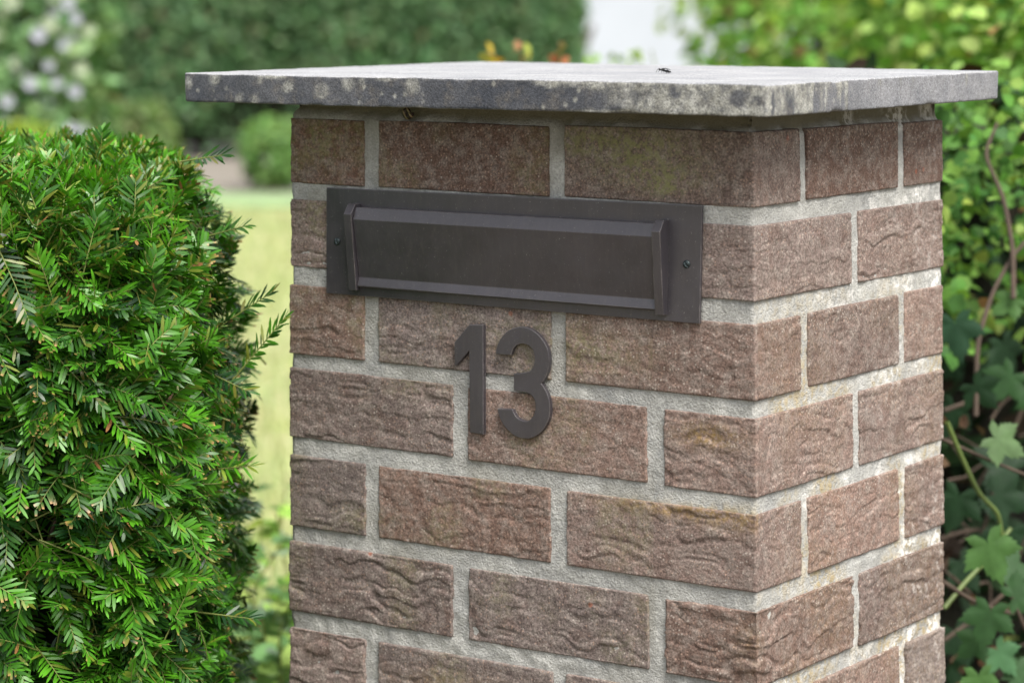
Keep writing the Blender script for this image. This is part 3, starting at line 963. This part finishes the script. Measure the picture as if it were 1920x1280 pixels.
# ------------------------------------------------------------------ leaves
def tpl_oval(fold=.25, w_=.5):
    V = np.array([[0, 0, 0], [.30, -.42*w_/.5, fold*.3], [.30, 0, 0], [.30, .42*w_/.5, fold*.3],
                  [.66, -.36*w_/.5, fold*.22], [.66, 0, -.03], [.66, .36*w_/.5, fold*.22], [1, 0, -.10]])
    Fc = np.array([[0, 1, 2, 2], [0, 2, 3, 3], [1, 4, 5, 2], [2, 5, 6, 3], [4, 7, 5, 5], [5, 7, 6, 6]])
    tri = []
    for f in Fc:
        tri.append([f[0], f[1], f[2]])
        if f[3] != f[2]: tri.append([f[0], f[2], f[3]])
    return V, np.array(tri)
def tpl_lobed():
    # palmate leaf: five lobes with toothed margins
    pts = []
    lobes = [(-125, .55), (-62, .82), (0, 1.0), (62, .82), (125, .55)]
    for i, (a, L) in enumerate(lobes):
        for da, f in ((-26, .60), (-20, .76), (-17, .70), (-11, .88), (-8, .81), (0, 1.06), (8, .81), (11, .88), (17, .70), (20, .76), (26, .60)):
            pts.append((math.radians(a+da*(1.05 if abs(a) < 100 else .9)), L*f))
        if i < 4:
            pts.append((math.radians((a+lobes[i+1][0])/2), .56))
    pts = [(math.radians(-168), .12)]+pts+[(math.radians(168), .12)]
    V = [[0.0, 0, 0]]
    for a, r in pts:
        V.append([.5*0+r*math.cos(a), r*math.sin(a), -.16*r*r+.05*math.cos(a*5.8)*r])
    V = np.array(V)
    V[:, 0] += .1
    n = len(pts)
    tri = [[0, i, i+1] for i in range(1, n)]
    return V*np.array([.62, .62, .62]), np.array(tri)
def tpl_blade():
    V = np.array([[0, -.03, 0], [0, .03, 0], [.4, -.03, .0], [.4, .03, 0], [.75, -.022, -.06], [.75, .022, -.06], [1, 0, -.2]])
    return V, np.array([[0, 1, 3], [0, 3, 2], [2, 3, 5], [2, 5, 4], [4, 5, 6]])
OVAL, NARROW, LOBED, BLADE = tpl_oval(), tpl_oval(.2, .26), tpl_lobed(), tpl_blade()

def leaf_arrays(tpl, P, T, N_, size, color):
    TV, TF = tpl
    P, T, N_ = [np.asarray(x, float) for x in (P, T, N_)]
    T = T/np.linalg.norm(T, axis=1)[:, None]
    N_ = N_-T*(N_*T).sum(1)[:, None]
    N_ = N_/(np.linalg.norm(N_, axis=1)[:, None]+1e-9)
    B = np.cross(N_, T)
    sz = np.broadcast_to(np.asarray(size, float), (len(P),))[:, None, None]
    V = P[:, None]+sz*(TV[None, :, :1]*T[:, None]+TV[None, :, 1:2]*B[:, None]+TV[None, :, 2:]*N_[:, None])
    k = len(TV)
    F_ = (np.arange(len(P))[:, None, None]*k+TF[None]).reshape(-1, 3)
    C_ = np.repeat(np.asarray(color, float)[:, None], k, 1).reshape(-1, 3)
    return V.reshape(-1, 3), F_, C_
def join(parts):
    V, F_, C_, b = [], [], [], 0
    for v, f, c in parts:
        V.append(v); F_.append(f+b); C_.append(c); b += len(v)
    return np.concatenate(V), np.concatenate(F_), np.concatenate(C_)
def pal(n, cols, wts, jit=.18, r=rng):
    c = np.array(cols)[r.choice(len(cols), n, p=np.array(wts)/sum(wts))]
    return c*np.clip(r.normal(1, jit, (n, 1)), .5, 1.6)*np.clip(r.normal(1, .06, (n, 3)), .8, 1.2)

BOXB = np.stack([GR, GF, np.array([0, 0, 1.])])
def block_points(c, half, n, faces, depth=.15, lump=.12, seed=1, round_=.0):
    """points, outward normals over a lumpy box aligned with the view; faces: dict of face -> share (r,l,f,b,t)"""
    key = {'l': (0, -1), 'r': (0, 1), 'f': (1, -1), 'b': (1, 1), 't': (2, 1)}
    ks = list(faces)
    pick = rng.choice(len(ks), n, p=np.array([faces[k] for k in ks])/sum(faces.values()))
    L = rng.uniform(-1, 1, (n, 3))
    Nn = np.zeros((n, 3))
    for q, k in enumerate(ks):
        i, s = key[k]
        m = pick == q
        L[m, i] = s
        Nn[m, i] = s
    H = np.asarray(half)
    if round_:
        rr = (np.abs(L)**round_).sum(1)**(1/round_)
        L = L/rr[:, None]
        g = np.sign(L)*np.abs(L)**(round_-1)/H
        Nn = g/np.linalg.norm(g, axis=1)[:, None]
    W = np.asarray(c)+(L*H) @ BOXB
    Nw = Nn @ BOXB
    off = lump*fbm(W*(1.0/max(.3, lump*5)), seed, 3)-depth*rng.random(n)**1.6
    return W+Nw*off[:, None], Nw
def crown(P, Nw, tpl, size, cols, wts, drop=.35, jit=.2):
    n = len(P)
    T = Nw*rng.uniform(.1, .9, (n, 1))+rng.normal(size=(n, 3))*.75+np.array([0, 0, -drop])
    N_ = Nw*.6+np.array([0, 0, .7])+rng.normal(size=(n, 3))*.45
    return leaf_arrays(tpl, P, T, N_, rng.uniform(.65, 1.25, n)*size, pal(n, cols, wts, jit))
def core(name, c, half, k, mat, parent, seed=3, e=4.0):  # solid blob added so that the inside of a plant reads as shade
    bm = bmesh.new()
    bmesh.ops.create_icosphere(bm, subdivisions=5, radius=1)
    C_ = np.array([v.co[:] for v in bm.verts])
    C_ /= ((np.abs(C_)**e).sum(1)**(1/e))[:, None]
    W_ = np.asarray(c)+(C_*np.asarray(half)*k) @ BOXB
    W_ = W_+C_ @ BOXB*(.06*fbm(W_*3, seed, 3))[:, None]
    W_[:, 2] = np.maximum(W_[:, 2], .0)
    for v, p in zip(bm.verts, W_): v.co = Vector(p)-parent.location
    me = bpy.data.meshes.new(name); bm.to_mesh(me); bm.free()
    return link(name, me, mat, parent)
MAT_CORE = plain('shade_core_dark', (.016, .016, .010), .95, 30, .6, .5)  # near-black colour stands in for the shade inside hedge and bushes

# ------------------------------------------------------------------ far: tall hedge, house, tree
hr0, hr1, hf, hh = -8.0, .43, 20.5, 2.6
hc = gp((hr0+hr1)/2, hf, hh/2)
hedge = thing('tall_hedge', 'tall dense dark green hedge across the far side of the lawn', 'hedge', (hc[0], hc[1], 0))
half = ((hr1-hr0)/2, .7, hh/2)
P_, N_ = block_points(hc, half, 64000, {'f': .72, 'r': .10, 't': .18}, .25, .30, 7)
keep = (P_[:, 2] > .42+.25*noise(P_*2.2, 9)) | (rng.random(len(P_)) < .12)
P_, N_ = P_[keep], N_[keep]
V_, F_, C_ = crown(P_, N_, OVAL, .058, [(.075, .165, .066), (.115, .225, .095), (.18, .275, .14), (.19, .16, .09)], [4, 5, 2, .25])
mesh_np('foliage', V_, F_, MAT_FAR, hedge, C_)
core('shade_core', hc, (half[0]*.97, half[1]*.45, half[2]*.92), 1.0, MAT_CORE, hedge, e=8)
tr = []
for q in range(26):
    x = hr0+(hr1-hr0)*(q+.5)/26
    tr.append((bend(gp(x, hf-.15+rng.normal(0, .1), 0), gp(x+rng.normal(0, .2), hf, 1.0), 6, (0, 0, 0), .05, q), np.linspace(.05, .02, 6)))
V_, F_ = tubes(tr, 6)
mesh_np('trunk', V_, F_, MAT_BARK, hedge)

def box_at(name, c, half, mat, parent, bev=.01):
    bm = bmesh.new()
    bmesh.ops.create_cube(bm, size=2)
    if bev:
        for v in bm.verts: v.co = Vector([a*b for a, b in zip(v.co, half)])
        bmesh.ops.bevel(bm, geom=list(bm.edges), offset=bev, segments=1, affect='EDGES')
    q = np.array([v.co[:] for v in bm.verts]) @ BOXB+np.asarray(c)
    for v, p in zip(bm.verts, q): v.co = Vector(p)-parent.location
    me = bpy.data.meshes.new(name); bm.to_mesh(me); bm.free()
    return link(name, me, mat, parent)
ho = gp(2.2, 29, 0)
house = thing('house', 'white rendered house wall showing behind the end of the tall hedge', 'house', ho)
MAT_RENDER = plain('white_render', (.44, .48, .53), .8, 2, .05)
box_at('wall', gp(2.2, 29, 2.4), (3.4, .15, 2.4), MAT_RENDER, house)
box_at('plinth', gp(2.2, 28.83, .2), (3.4, .03, .2), plain('plinth', (.25, .25, .25), .9, 5, .2), house)
MAT_GLASS = plain('window_glass', (.03, .035, .04), .08, 3, .2)
for wx in (3.6, 4.8):
    wf = box_at('window', gp(wx, 28.83, 1.7), (.5, .05, .65), plain('window_frame', (.75, .75, .74), .5, 5, .05), house)
    pn = box_at('pane', gp(wx, 28.775, 1.7), (.42, .006, .57), MAT_GLASS, house, .002)
    pn.parent = wf
bm = bmesh.new()
rp = [gp(-1.5, 28.4, 4.7), gp(5.9, 28.4, 4.7), gp(5.9, 31.5, 6.9), gp(-1.5, 31.5, 6.9)]
f = bm.faces.new([bm.verts.new(Vector(p)-house.location) for p in rp])
bmesh.ops.solidify(bm, geom=[f], thickness=.12)
me = bpy.data.meshes.new('roof'); bm.to_mesh(me); bm.free()
link('roof', me, plain('roof_tiles', (.16, .08, .06), .8, 8, .3), house)

def broad_tree(label, base, height, crown_c, half, n, leaf, cols, wts, seed, limbs=9, name='tree', round_=2.4, lump=.35):
    t_ = thing(name, label, 'tree', base)
    paths = [(bend(base, np.asarray(crown_c)+np.array([0, 0, .1]), 8, (0, 0, 0), .08, seed), np.linspace(.09, .03, 8))]
    P_, N_ = block_points(crown_c, half, n, {'f': 1, 'l': 1, 'r': 1, 'b': 1, 't': 1}, .4*half[0], lump, seed, round_)
    for q in range(limbs):
        e = P_[rng.integers(len(P_))]
        s0 = base+(np.asarray(crown_c)-base)*rng.uniform(.35, .9)
        paths.append((bend(s0, e, 7, (0, 0, .08), .05, seed+q), np.linspace(.03, .006, 7)))
    V_, F_ = tubes(paths, 6)
    mesh_np('trunk', V_, F_, MAT_BARK, t_)
    holes = noise(P_*(1.6/half[0]), seed+3) > -.30
    V_, F_, C_ = crown(P_[holes], N_[holes], OVAL, leaf, cols, wts)
    mesh_np('crown', V_, F_, MAT_FAR, t_, C_)
    return t_
LIME = [(.24, .36, .09), (.33, .44, .14), (.15, .27, .07), (.40, .45, .20)]
b_ = gp(1.42, 12.5, 0)
broad_tree('wide bushy light green tree behind the right hand bushes', gp(3.0, 13.5, 0), 2.4, gp(3.0, 13.5, 1.5), (1.55, .8, 1.5), 12000, .065, LIME, [3, 3, 1.4, 1], 231)
broad_tree('loose pale green tree in front of the white house wall', b_, 2.6, gp(1.42, 12.5, 1.75), (.76, .6, .95), 5000, .06, LIME, [3, 3, 2, 1], 201)

# ------------------------------------------------------------------ flowering shrub, mounds and round shrub on the far side
def shrub(name, label, cat, u, depth, half, n, leaf, cols, wts, seed, tpl=OVAL, e=2.3, group=None, lump=.12, zc=None):
    r = (u-960)/F_PX*depth
    c = gp(r, depth, half[2]*.9 if zc is None else zc)
    t_ = thing(name, label, cat, (c[0], c[1], 0), group)
    P_, N_ = block_points(c, half, n, {'f': 1.4, 'l': 1, 'r': 1, 'b': .6, 't': 1.2}, .35*min(half), lump, seed, e)
    m = P_[:, 2] > .02
    V_, F_, C_ = crown(P_[m], N_[m], tpl, leaf, cols, wts)
    mesh_np('foliage', V_, F_, MAT_FAR, t_, C_)
    paths = []
    base = np.array([c[0], c[1], 0])
    for q in range(14):
        e_ = P_[rng.integers(len(P_))]
        paths.append((bend(base+np.array([rng.normal(0, .04), rng.normal(0, .04), 0]), e_, 7, (0, 0, .03), .02, seed+q), np.linspace(.012, .003, 7)))
    V_, F_ = tubes(paths, 5)
    mesh_np('stems', V_, F_, MAT_BARK, t_)
    return t_, P_, N_, c
shrub('round_shrub', 'small round mid green shrub at the far edge of the lawn', 'shrub', 507, 17.0, (.17, .2, .20), 900, .06,
      [(.15, .29, .08), (.22, .36, .11), (.10, .20, .06)], [3, 3, 2], 211, zc=.19, lump=.25)
shrub('mound_shrub', 'low pale green mound behind the clipped yew', 'shrub', 262, 15.2, (.24, .2, .34), 1800, .05,
      [(.16, .25, .09), (.12, .20, .06), (.22, .26, .12)], [3, 3, 1], 213, zc=.33)
shrub('russet_shrub', 'small reddish brown shrub beside the pale green mound', 'shrub', 195, 15.6, (.10, .12, .30), 700, .05,
      [(.20, .13, .07), (.12, .14, .05)], [3, 2], 215, zc=.40)
shrub('golden_shrub', 'bright yellow green shrub showing over the yew top', 'shrub', 35, 9.5, (.13, .2, .18), 1200, .045,
      [(.26, .36, .05), (.34, .42, .08), (.18, .28, .05)], [3, 2, 2], 217, zc=.575)
fl, P_, N_, fc = shrub('flowering_shrub', 'tall shrub with pale lilac white blooms at the far left', 'shrub', 10, 11.0, (.36, .4, .72), 4200, .065,
      [(.12, .24, .09), (.20, .32, .14), (.07, .15, .06)], [3, 3, 2], 219, e=3.0, zc=.98)
def petal_mesh(name, cols, size, loc, nrm, parent, np_=6, mat=None, layers=1):
    n = np_*layers
    a = np.arange(n)*2*math.pi/np_+np.repeat(np.arange(layers), np_)*.5
    nrm = np.asarray(nrm, float); nrm = nrm/np.linalg.norm(nrm)
    x = np.cross(nrm, [.3, .2, .9]); x /= np.linalg.norm(x)
    y = np.cross(nrm, x)
    T = np.cos(a)[:, None]*x+np.sin(a)[:, None]*y+nrm*(.25+.35*np.repeat(np.arange(layers), np_))[:, None]
    V_, F_, C_ = leaf_arrays(OVAL, np.repeat(np.asarray(loc)[None], n, 0), T, np.repeat(nrm[None], n, 0)+T*-.3, size, np.asarray(cols)[np.arange(n) % len(cols)])
    return mesh_np(name, V_, F_, mat, parent, C_)
MAT_PETAL = leaf_mat('petal', .6, .3, .2)
vis = [i for i in range(len(P_)) if N_[i] @ GF < -.25]
cand = rng.permutation(vis)
got = []
for i in cand:
    d_ = P_[i]-CAM
    u_ = 960+F_PX*(d_ @ RT)/(d_ @ FW); v_ = 640-F_PX*(d_ @ UP)/(d_ @ FW)
    if -60 < u_ < 185 and -60 < v_ < 250 and all(np.linalg.norm(P_[i]-P_[j]) > .05 for j in got):
        if rng.random() < .35+.6*smooth(20, 150, np.array([u_]))[0]:
            got.append(i)
    if len(got) > 64: break
for i in got:
    cc = [(.50, .51, .60), (.42, .43, .54)] if rng.random() < .6 else [(.44, .50, .38)]
    petal_mesh('flower', cc, .030*rng.uniform(.8, 1.2), P_[i]+N_[i]*.03, -GF+N_[i]*.4+np.array([0, 0, .35]), fl, 6, MAT_PETAL, 2)

# ------------------------------------------------------------------ right: light green hedge running back, with lobed leaves and twigs in front of it
def garden_bush(label, r, f, half, zc, n, leaf, cols, wts, seed):
    c = gp(r, f, zc)
    t_ = thing('garden_bush', label, 'bush', (c[0], c[1], 0), 'light green bushes along the right')
    P_, N_ = block_points(c, half, n, {'l': 1.3, 'f': 1.2, 't': 1.3, 'r': .7, 'b': .5}, .30*half[0], .16, seed, 2.3)
    keep = (noise(P_*4.5, seed+1) > -.42) & ((P_[:, 2] > .55) | (rng.random(len(P_)) < .4)) & (P_[:, 2] > .02)
    P_, N_ = P_[keep], N_[keep]
    V_, F_, C_ = crown(P_, N_, OVAL, leaf, cols, wts)
    mesh_np('foliage', V_, F_, MAT_LEAF, t_, C_)
    core('shade_core', c, half, .68, MAT_CORE, t_, seed+2, 2.4)
    base = np.array([c[0], c[1], 0])
    for q in range(22):
        e = P_[rng.integers(len(P_))]
        V_, F_ = tubes([(bend(base+np.array([rng.normal(0, .06), rng.normal(0, .06), 0]), e, 9, (0, 0, .05), .05, seed+q), np.linspace(.009, .0025, 9))], 6)
        mesh_np('branch', V_, F_, MAT_BARK, t_)
RC = [(.14, .30, .055), (.21, .38, .075), (.34, .47, .13), (.07, .18, .04), (.30, .18, .08)]
garden_bush('nearest bright green bush at the right picture edge behind the pier', 1.30, 4.25, (.74, .75, 1.0), .62, 19000, .030, RC, [4, 4, 2.8, 1.6, .05], 301)
garden_bush('middle light green bush above the right end of the slab', 1.28, 5.8, (.76, .8, 1.0), .62, 16000, .035, RC, [3.5, 4, 3, 1.5, .06], 341)
garden_bush('farther soft yellow green bush right of the white wall', 1.22, 7.6, (.80, .8, 1.0), .60, 10000, .045, RC, [3, 4, 3.4, 1.2, .15], 351)

def lobed_bush():
    base = gp(.74, 3.25, 0)
    t_ = thing('lobed_leaf_bush', 'sprawling plant with lobed dark leaves and brown twigs behind the pier', 'bush', base)
    parts = []
    def leaf(u, v, depth, size, ang, col, tiltv=.4):
        size *= .84
        p = at(u, v, depth)
        T = math.cos(ang)*RT+math.sin(ang)*UP
        N_ = -FW*.8+UP*tiltv+rng.normal(size=3)*.18
        parts.append(leaf_arrays(LOBED, [p], [T], [N_], size, [col]))
    DG, MG, LG, BG = (.013, .037, .015), (.030, .078, .026), (.056, .128, .034), (.024, .064, .034)
    for a in [(1790, 600, 3.10, .085, -1.4, BG), (1862, 818, 2.98, .075, -.5, (.085, .15, .06)), (1800, 925, 3.10, .085, -1.9, DG), (1862, 925, 3.15, .09, -.3, DG),
              (1850, 1012, 2.92, .090, -1.2, LG), (1880, 1060, 3.05, .07, -.2, MG), (1858, 1140, 2.92, .080, -1.8, MG), (1898, 1120, 2.95, .070, .4, MG),
              (1838, 1195, 2.96, .060, -2.4, MG), (1868, 1215, 2.99, .066, -.9, (.07, .17, .075)), (1835, 1262, 2.9, .07, -1.5, LG), (1900, 1255, 3.0, .07, -.5, MG),
              (1825, 720, 3.12, .07, -.8, DG), (1900, 700, 3.2, .08, -2.3, MG), (1905, 560, 3.15, .06, -2.6, LG), (1880, 640, 3.3, .08, -1.2, DG),
              (1900, 880, 3.2, .09, 2.6, DG),
              (1790, 760, 3.25, .08, -2.0, DG), (1800, 1050, 3.3, .08, -1.0, DG), (1895, 990, 3.3, .09, -1.9, DG), (1790, 1180, 3.3, .09, -1.2, DG)]:
        leaf(*a)
    for q in range(22):
        u_, v_, dp = rng.uniform(1660, 2300), rng.uniform(420, 1500), rng.uniform(3.15, 3.75)
        if u_ < 1930 and dp < 3.3: dp += .2
        leaf(u_, v_, dp, rng.uniform(.045, .065), rng.uniform(-3, .3), pal(1, [DG, MG, BG], [3, 1.6, 2])[0])
    n = 3000
    uu, vv, dd = rng.uniform(1600, 2250, n), 150+520*rng.random(n)**1.15, rng.uniform(3.2, 3.75, n)
    k_ = noise(np.stack([uu/45, vv/45, dd*3], 1), 77) > -.25
    P_ = np.array([at(a, b, c) for a, b, c in zip(uu, vv, dd)])[k_]
    low = smooth(380, 660, vv[k_])[:, None]
    cols = pal(len(P_), [(.095, .22, .04), (.16, .30, .06), (.05, .135, .03), (.26, .38, .09), (.22, .12, .06)], [4, 3, 3.4, 1.2, .05])
    T_ = rng.normal(size=(len(P_), 3))+np.array([0, 0, -.3])
    parts.append(leaf_arrays(OVAL, P_, T_, rng.normal(size=(len(P_), 3))*.5-GF*.5+np.array([0, 0, .8]), rng.uniform(.013, .028, len(P_)), cols))
    V_, F_, C_ = join(parts)
    mesh_np('foliage', V_, F_, MAT_LEAF, t_, C_)
    def stem(pts, r0, r1, dp, seed):
        P_ = np.array([at(u, v, dp+.015*i) for i, (u, v) in enumerate(pts)])
        k = 5
        out = [P_[0]]
        for i in range(len(P_)-1):
            for j in range(1, k+1):
                out.append(P_[i]+(P_[i+1]-P_[i])*j/k)
        out = np.array(out)
        out[1:-1] = (out[:-2]+2*out[1:-1]+out[2:])/4
        out[1:-1] = (out[:-2]+2*out[1:-1]+out[2:])/4
        return (out, np.linspace(r0, r1, len(out)))
    brown = [stem([(1830, 780), (1832, 640), (1862, 545), (1898, 480), (1935, 440)], .0032, .0022, 3.12, 1), stem([(1900, 560), (1900, 470), (1882, 370), (1845, 290), (1870, 230)], .0035, .002, 3.14, 2),
             stem([(1760, 820), (1850, 860), (1960, 905)], .0022, .0016, 3.0, 3), stem([(1760, 1085), (1830, 1130), (1900, 1150)], .003, .002, 3.02, 4),
             stem([(1872, 1060), (1910, 1150), (1960, 1260)], .003, .002, 3.05, 5), stem([(1770, 1200), (1840, 1150), (1930, 1070)], .0028, .002, 3.2, 6),
             stem([(1770, 770), (1850, 740), (1940, 690)], .003, .002, 3.2, 7), stem([(1920, 760), (1870, 880), (1850, 980), (1790, 1120)], .003, .002, 3.28, 8),
             stem([(1760, 1010), (1830, 990), (1930, 1010)], .003, .002, 3.3, 9)]
    for q in range(26):
        u0, v0 = rng.uniform(1700, 2100), rng.uniform(650, 1350)
        brown.append(stem([(u0, v0), (u0+rng.uniform(-60, 60), v0+rng.uniform(-60, 60)), (u0+rng.uniform(-160, 160), v0+rng.uniform(-160, 160))], .0022, .0012, rng.uniform(3.15, 3.5), q))
    mt = plain('brown_twig', (.062, .043, .030), .85, 60, .35)
    for b_ in brown:
        V_, F_ = tubes([b_], 7)
        mesh_np('twig', V_, F_, mt, t_)
    green = [stem([(1775, 790), (1800, 850), (1835, 925), (1872, 960), (1880, 1015)], .0028, .0024, 2.98, 11), stem([(1770, 1140), (1810, 1090), (1850, 1050), (1895, 990)], .0028, .0024, 3.02, 12)]
    mt = plain('yellow_green_stem', (.10, .145, .035), .5, 60, .25)
    for b_ in green:
        V_, F_ = tubes([b_], 7)
        mesh_np('stem', V_, F_, mt, t_)
    # dead brown litter hanging in the twigs
    n = 26
    P_ = np.array([at(rng.uniform(1740, 1990), rng.uniform(760, 1330), rng.uniform(3.1, 3.5)) for _ in range(n)])
    V_, F_, C_ = leaf_arrays(OVAL, P_, rng.normal(size=(n, 3)), rng.normal(size=(n, 3)), rng.uniform(.012, .026, n), pal(n, [(.11, .06, .035), (.075, .045, .03), (.15, .09, .05)], [3, 3, 1]))
    mesh_np('dead_leaves', V_, F_, MAT_LEAF, t_, C_)
    # undergrowth behind, its leaves coloured dark for the shade under the overhang
    cc = gp(.92, 3.95, .55)
    P_, N_ = block_points(cc, (.48, .28, .60), 3800, {'f': .7, 'l': .3}, .2, .10, 331)
    V_, F_, C_ = crown(P_, N_, OVAL, .045, [(.014, .036, .013), (.022, .05, .018), (.032, .022, .015)], [3, 2, 1.5])
    mesh_np('undergrowth', V_, F_, MAT_LEAF, t_, C_)
    core('shade_core', cc, (.48, .28, .60), .86, MAT_CORE, t_, 333, 6)
lobed_bush()

# ------------------------------------------------------------------ plants behind the slab and between yew and pier
def stem_plant(name, label, cat, r, f, tips, leafn, leaf_size, cols, wts, tip_cols, seed, tpl=OVAL, group=None, mat=None, stem_r=.0035, span=(.25, .94)):
    base = gp(r, f, 0)
    t_ = thing(name, label, cat, base, group)
    paths, parts = [], []
    for q, (u, v, dp) in enumerate(tips):
        e = at(u, v, dp)
        p = bend(base+np.array([rng.normal(0, .04), rng.normal(0, .04), 0]), e, 14, GR*rng.normal(0, .05), .025, seed+q)
        paths.append((p, np.linspace(stem_r, stem_r*.4, 14)))
        tt = rng.uniform(*span, leafn)
        P_ = np.stack([np.interp(tt*13, np.arange(14), p[:, k]) for k in range(3)], 1)
        T = rng.normal(size=(leafn, 3)); T[:, 2] = np.abs(T[:, 2])*.3
        N_ = rng.normal(size=(leafn, 3))*.4+np.array([0, 0, 1])-GF*.4
        parts.append(leaf_arrays(tpl, P_, T, N_, rng.uniform(.6, 1.2, leafn)*leaf_size, pal(leafn, cols, wts)))
        if tip_cols:
            n = 6
            T = rng.normal(size=(n, 3))*.6+np.array([0, 0, .5])
            parts.append(leaf_arrays(OVAL, np.repeat(e[None], n, 0)+rng.normal(size=(n, 3))*.008, T, rng.normal(size=(n, 3))-GF, rng.uniform(.6, 1.1, n)*.019, pal(n, tip_cols[q % len(tip_cols)], [1]*len(tip_cols[q % len(tip_cols)]))))
    V_, F_ = tubes(paths, 6)
    mesh_np('stem', V_, F_, mat or MAT_STEM, t_)
    V_, F_, C_ = join(parts)
    mesh_np('foliage', V_, F_, MAT_LEAF, t_, C_)
    return t_
GREEN = [(.08, .19, .04), (.13, .26, .05), (.05, .12, .035)]
stem_plant('rose_bush', 'young rose bush with orange and yellow shoot tips behind the slab', 'plant', .05, 4.4,
           [(920, 108, 4.4), (980, 99, 4.4), (1045, 106, 4.4), (1000, 190, 4.5), (1120, 200, 4.5), (940, 230, 4.5)], 12, .035, GREEN, [3, 3, 2],
           [[(.50, .42, .06), (.55, .36, .07)], [(.42, .20, .10), (.33, .35, .07)], [(.50, .20, .11), (.38, .30, .09)], [(.15, .28, .05)]], 501)
stem_plant('leafy_seedling', 'thin pale green plant tips behind the slab below the white wall', 'plant', .22, 5.2,
           [(1112, 117, 5.2), (1180, 113, 5.2), (1205, 112, 5.2), (1160, 120, 5.2), (1145, 140, 5.2)], 10, .04, [(.20, .33, .07), (.28, .38, .10)], [1, 1], [[(.22, .36, .07)]], 511)
# pale seeding grass
gb = gp(.46, 4.9, 0)
gr_ = thing('tall_grass', 'tuft of pale straw green grass blades behind the slab', 'grass', gb)
n = 46
P_ = np.repeat(gb[None], n, 0)+np.stack([GR*rng.normal(0, .06)+GF*rng.normal(0, .05) for _ in range(n)])
T = np.array([0, 0, 1.])+rng.normal(size=(n, 3))*.16
V_, F_, C_ = leaf_arrays(BLADE, P_, T, rng.normal(size=(n, 3)), rng.uniform(.95, 1.15, n), pal(n, [(.42, .44, .16), (.30, .36, .10), (.52, .48, .22)], [3, 2, 2]))
mesh_np('blades', V_, F_, MAT_LEAF, gr_, C_)

BLUE = [(.14, .27, .10), (.19, .28, .18), (.10, .20, .065), (.28, .42, .11)]
stem_plant('wild_plant', 'leafy grey green weed growing between the yew and the pier', 'plant', -.37, 3.75,
           [(rng.uniform(425, 565), 905+330*rng.random()**.8, rng.uniform(3.5, 3.85)) for _ in range(15)],
           24, .036, BLUE, [3, 2.4, 2, 2.4], None, 521, span=(.45, 1.0))
stem_plant('leafy_weed', 'fresh light green weed at the foot of the pier behind the yew', 'plant', -.36, 4.1,
           [(rng.uniform(425, 565), rng.uniform(960, 1260), rng.uniform(3.9, 4.15)) for _ in range(11)], 26, .034, [(.30, .48, .10), (.20, .36, .07), (.42, .50, .18)], [3, 2, 2], None, 531, span=(.5, 1.0))
lf = stem_plant('lilac_flower', 'thin plant with one pale lilac bloom beside the yew edge', 'flower', -.42, 3.9,
           [(432, 912, 3.8), (466, 775, 3.9), (520, 860, 3.9)], 7, .035, GREEN, [2, 2, 1], None, 541, NARROW, stem_r=.002)
petal_mesh('bloom', [(.42, .33, .46), (.48, .41, .52)], .018, at(430, 905, 3.8), np.array([0, 0, .6])-GF, lf, 9, MAT_PETAL, 2)

# ------------------------------------------------------------------ grass on the lawn
n = 52000
ff = rng.uniform(4.2, 15.5, n)
rr = rng.uniform(-1.25, .25, n)*ff/6
P_ = CAM+GR*rr[:, None]+GF*ff[:, None]
P_[:, 2] = -.004
T = rng.normal(size=(n, 3))*.55+np.array([0, 0, 1.])
V_, F_, C_ = leaf_arrays(BLADE, P_, T, rng.normal(size=(n, 3)), rng.uniform(.03, .07, n), pal(n, [(.32, .40, .16), (.42, .45, .22), (.52, .49, .32), (.22, .32, .11)], [3, 3, 2, 2]))
V_ = V_.reshape(n, -1, 3)
V_ = P_[:, None]+(V_-P_[:, None])*1.0
lg = mesh_np('lawn_grass', V_.reshape(-1, 3), F_, MAT_FAR, None, C_, origin=gp(-1, 8, 0))
tag(lg, 'short yellow green grass blades covering the lawn', 'grass', kind='stuff')
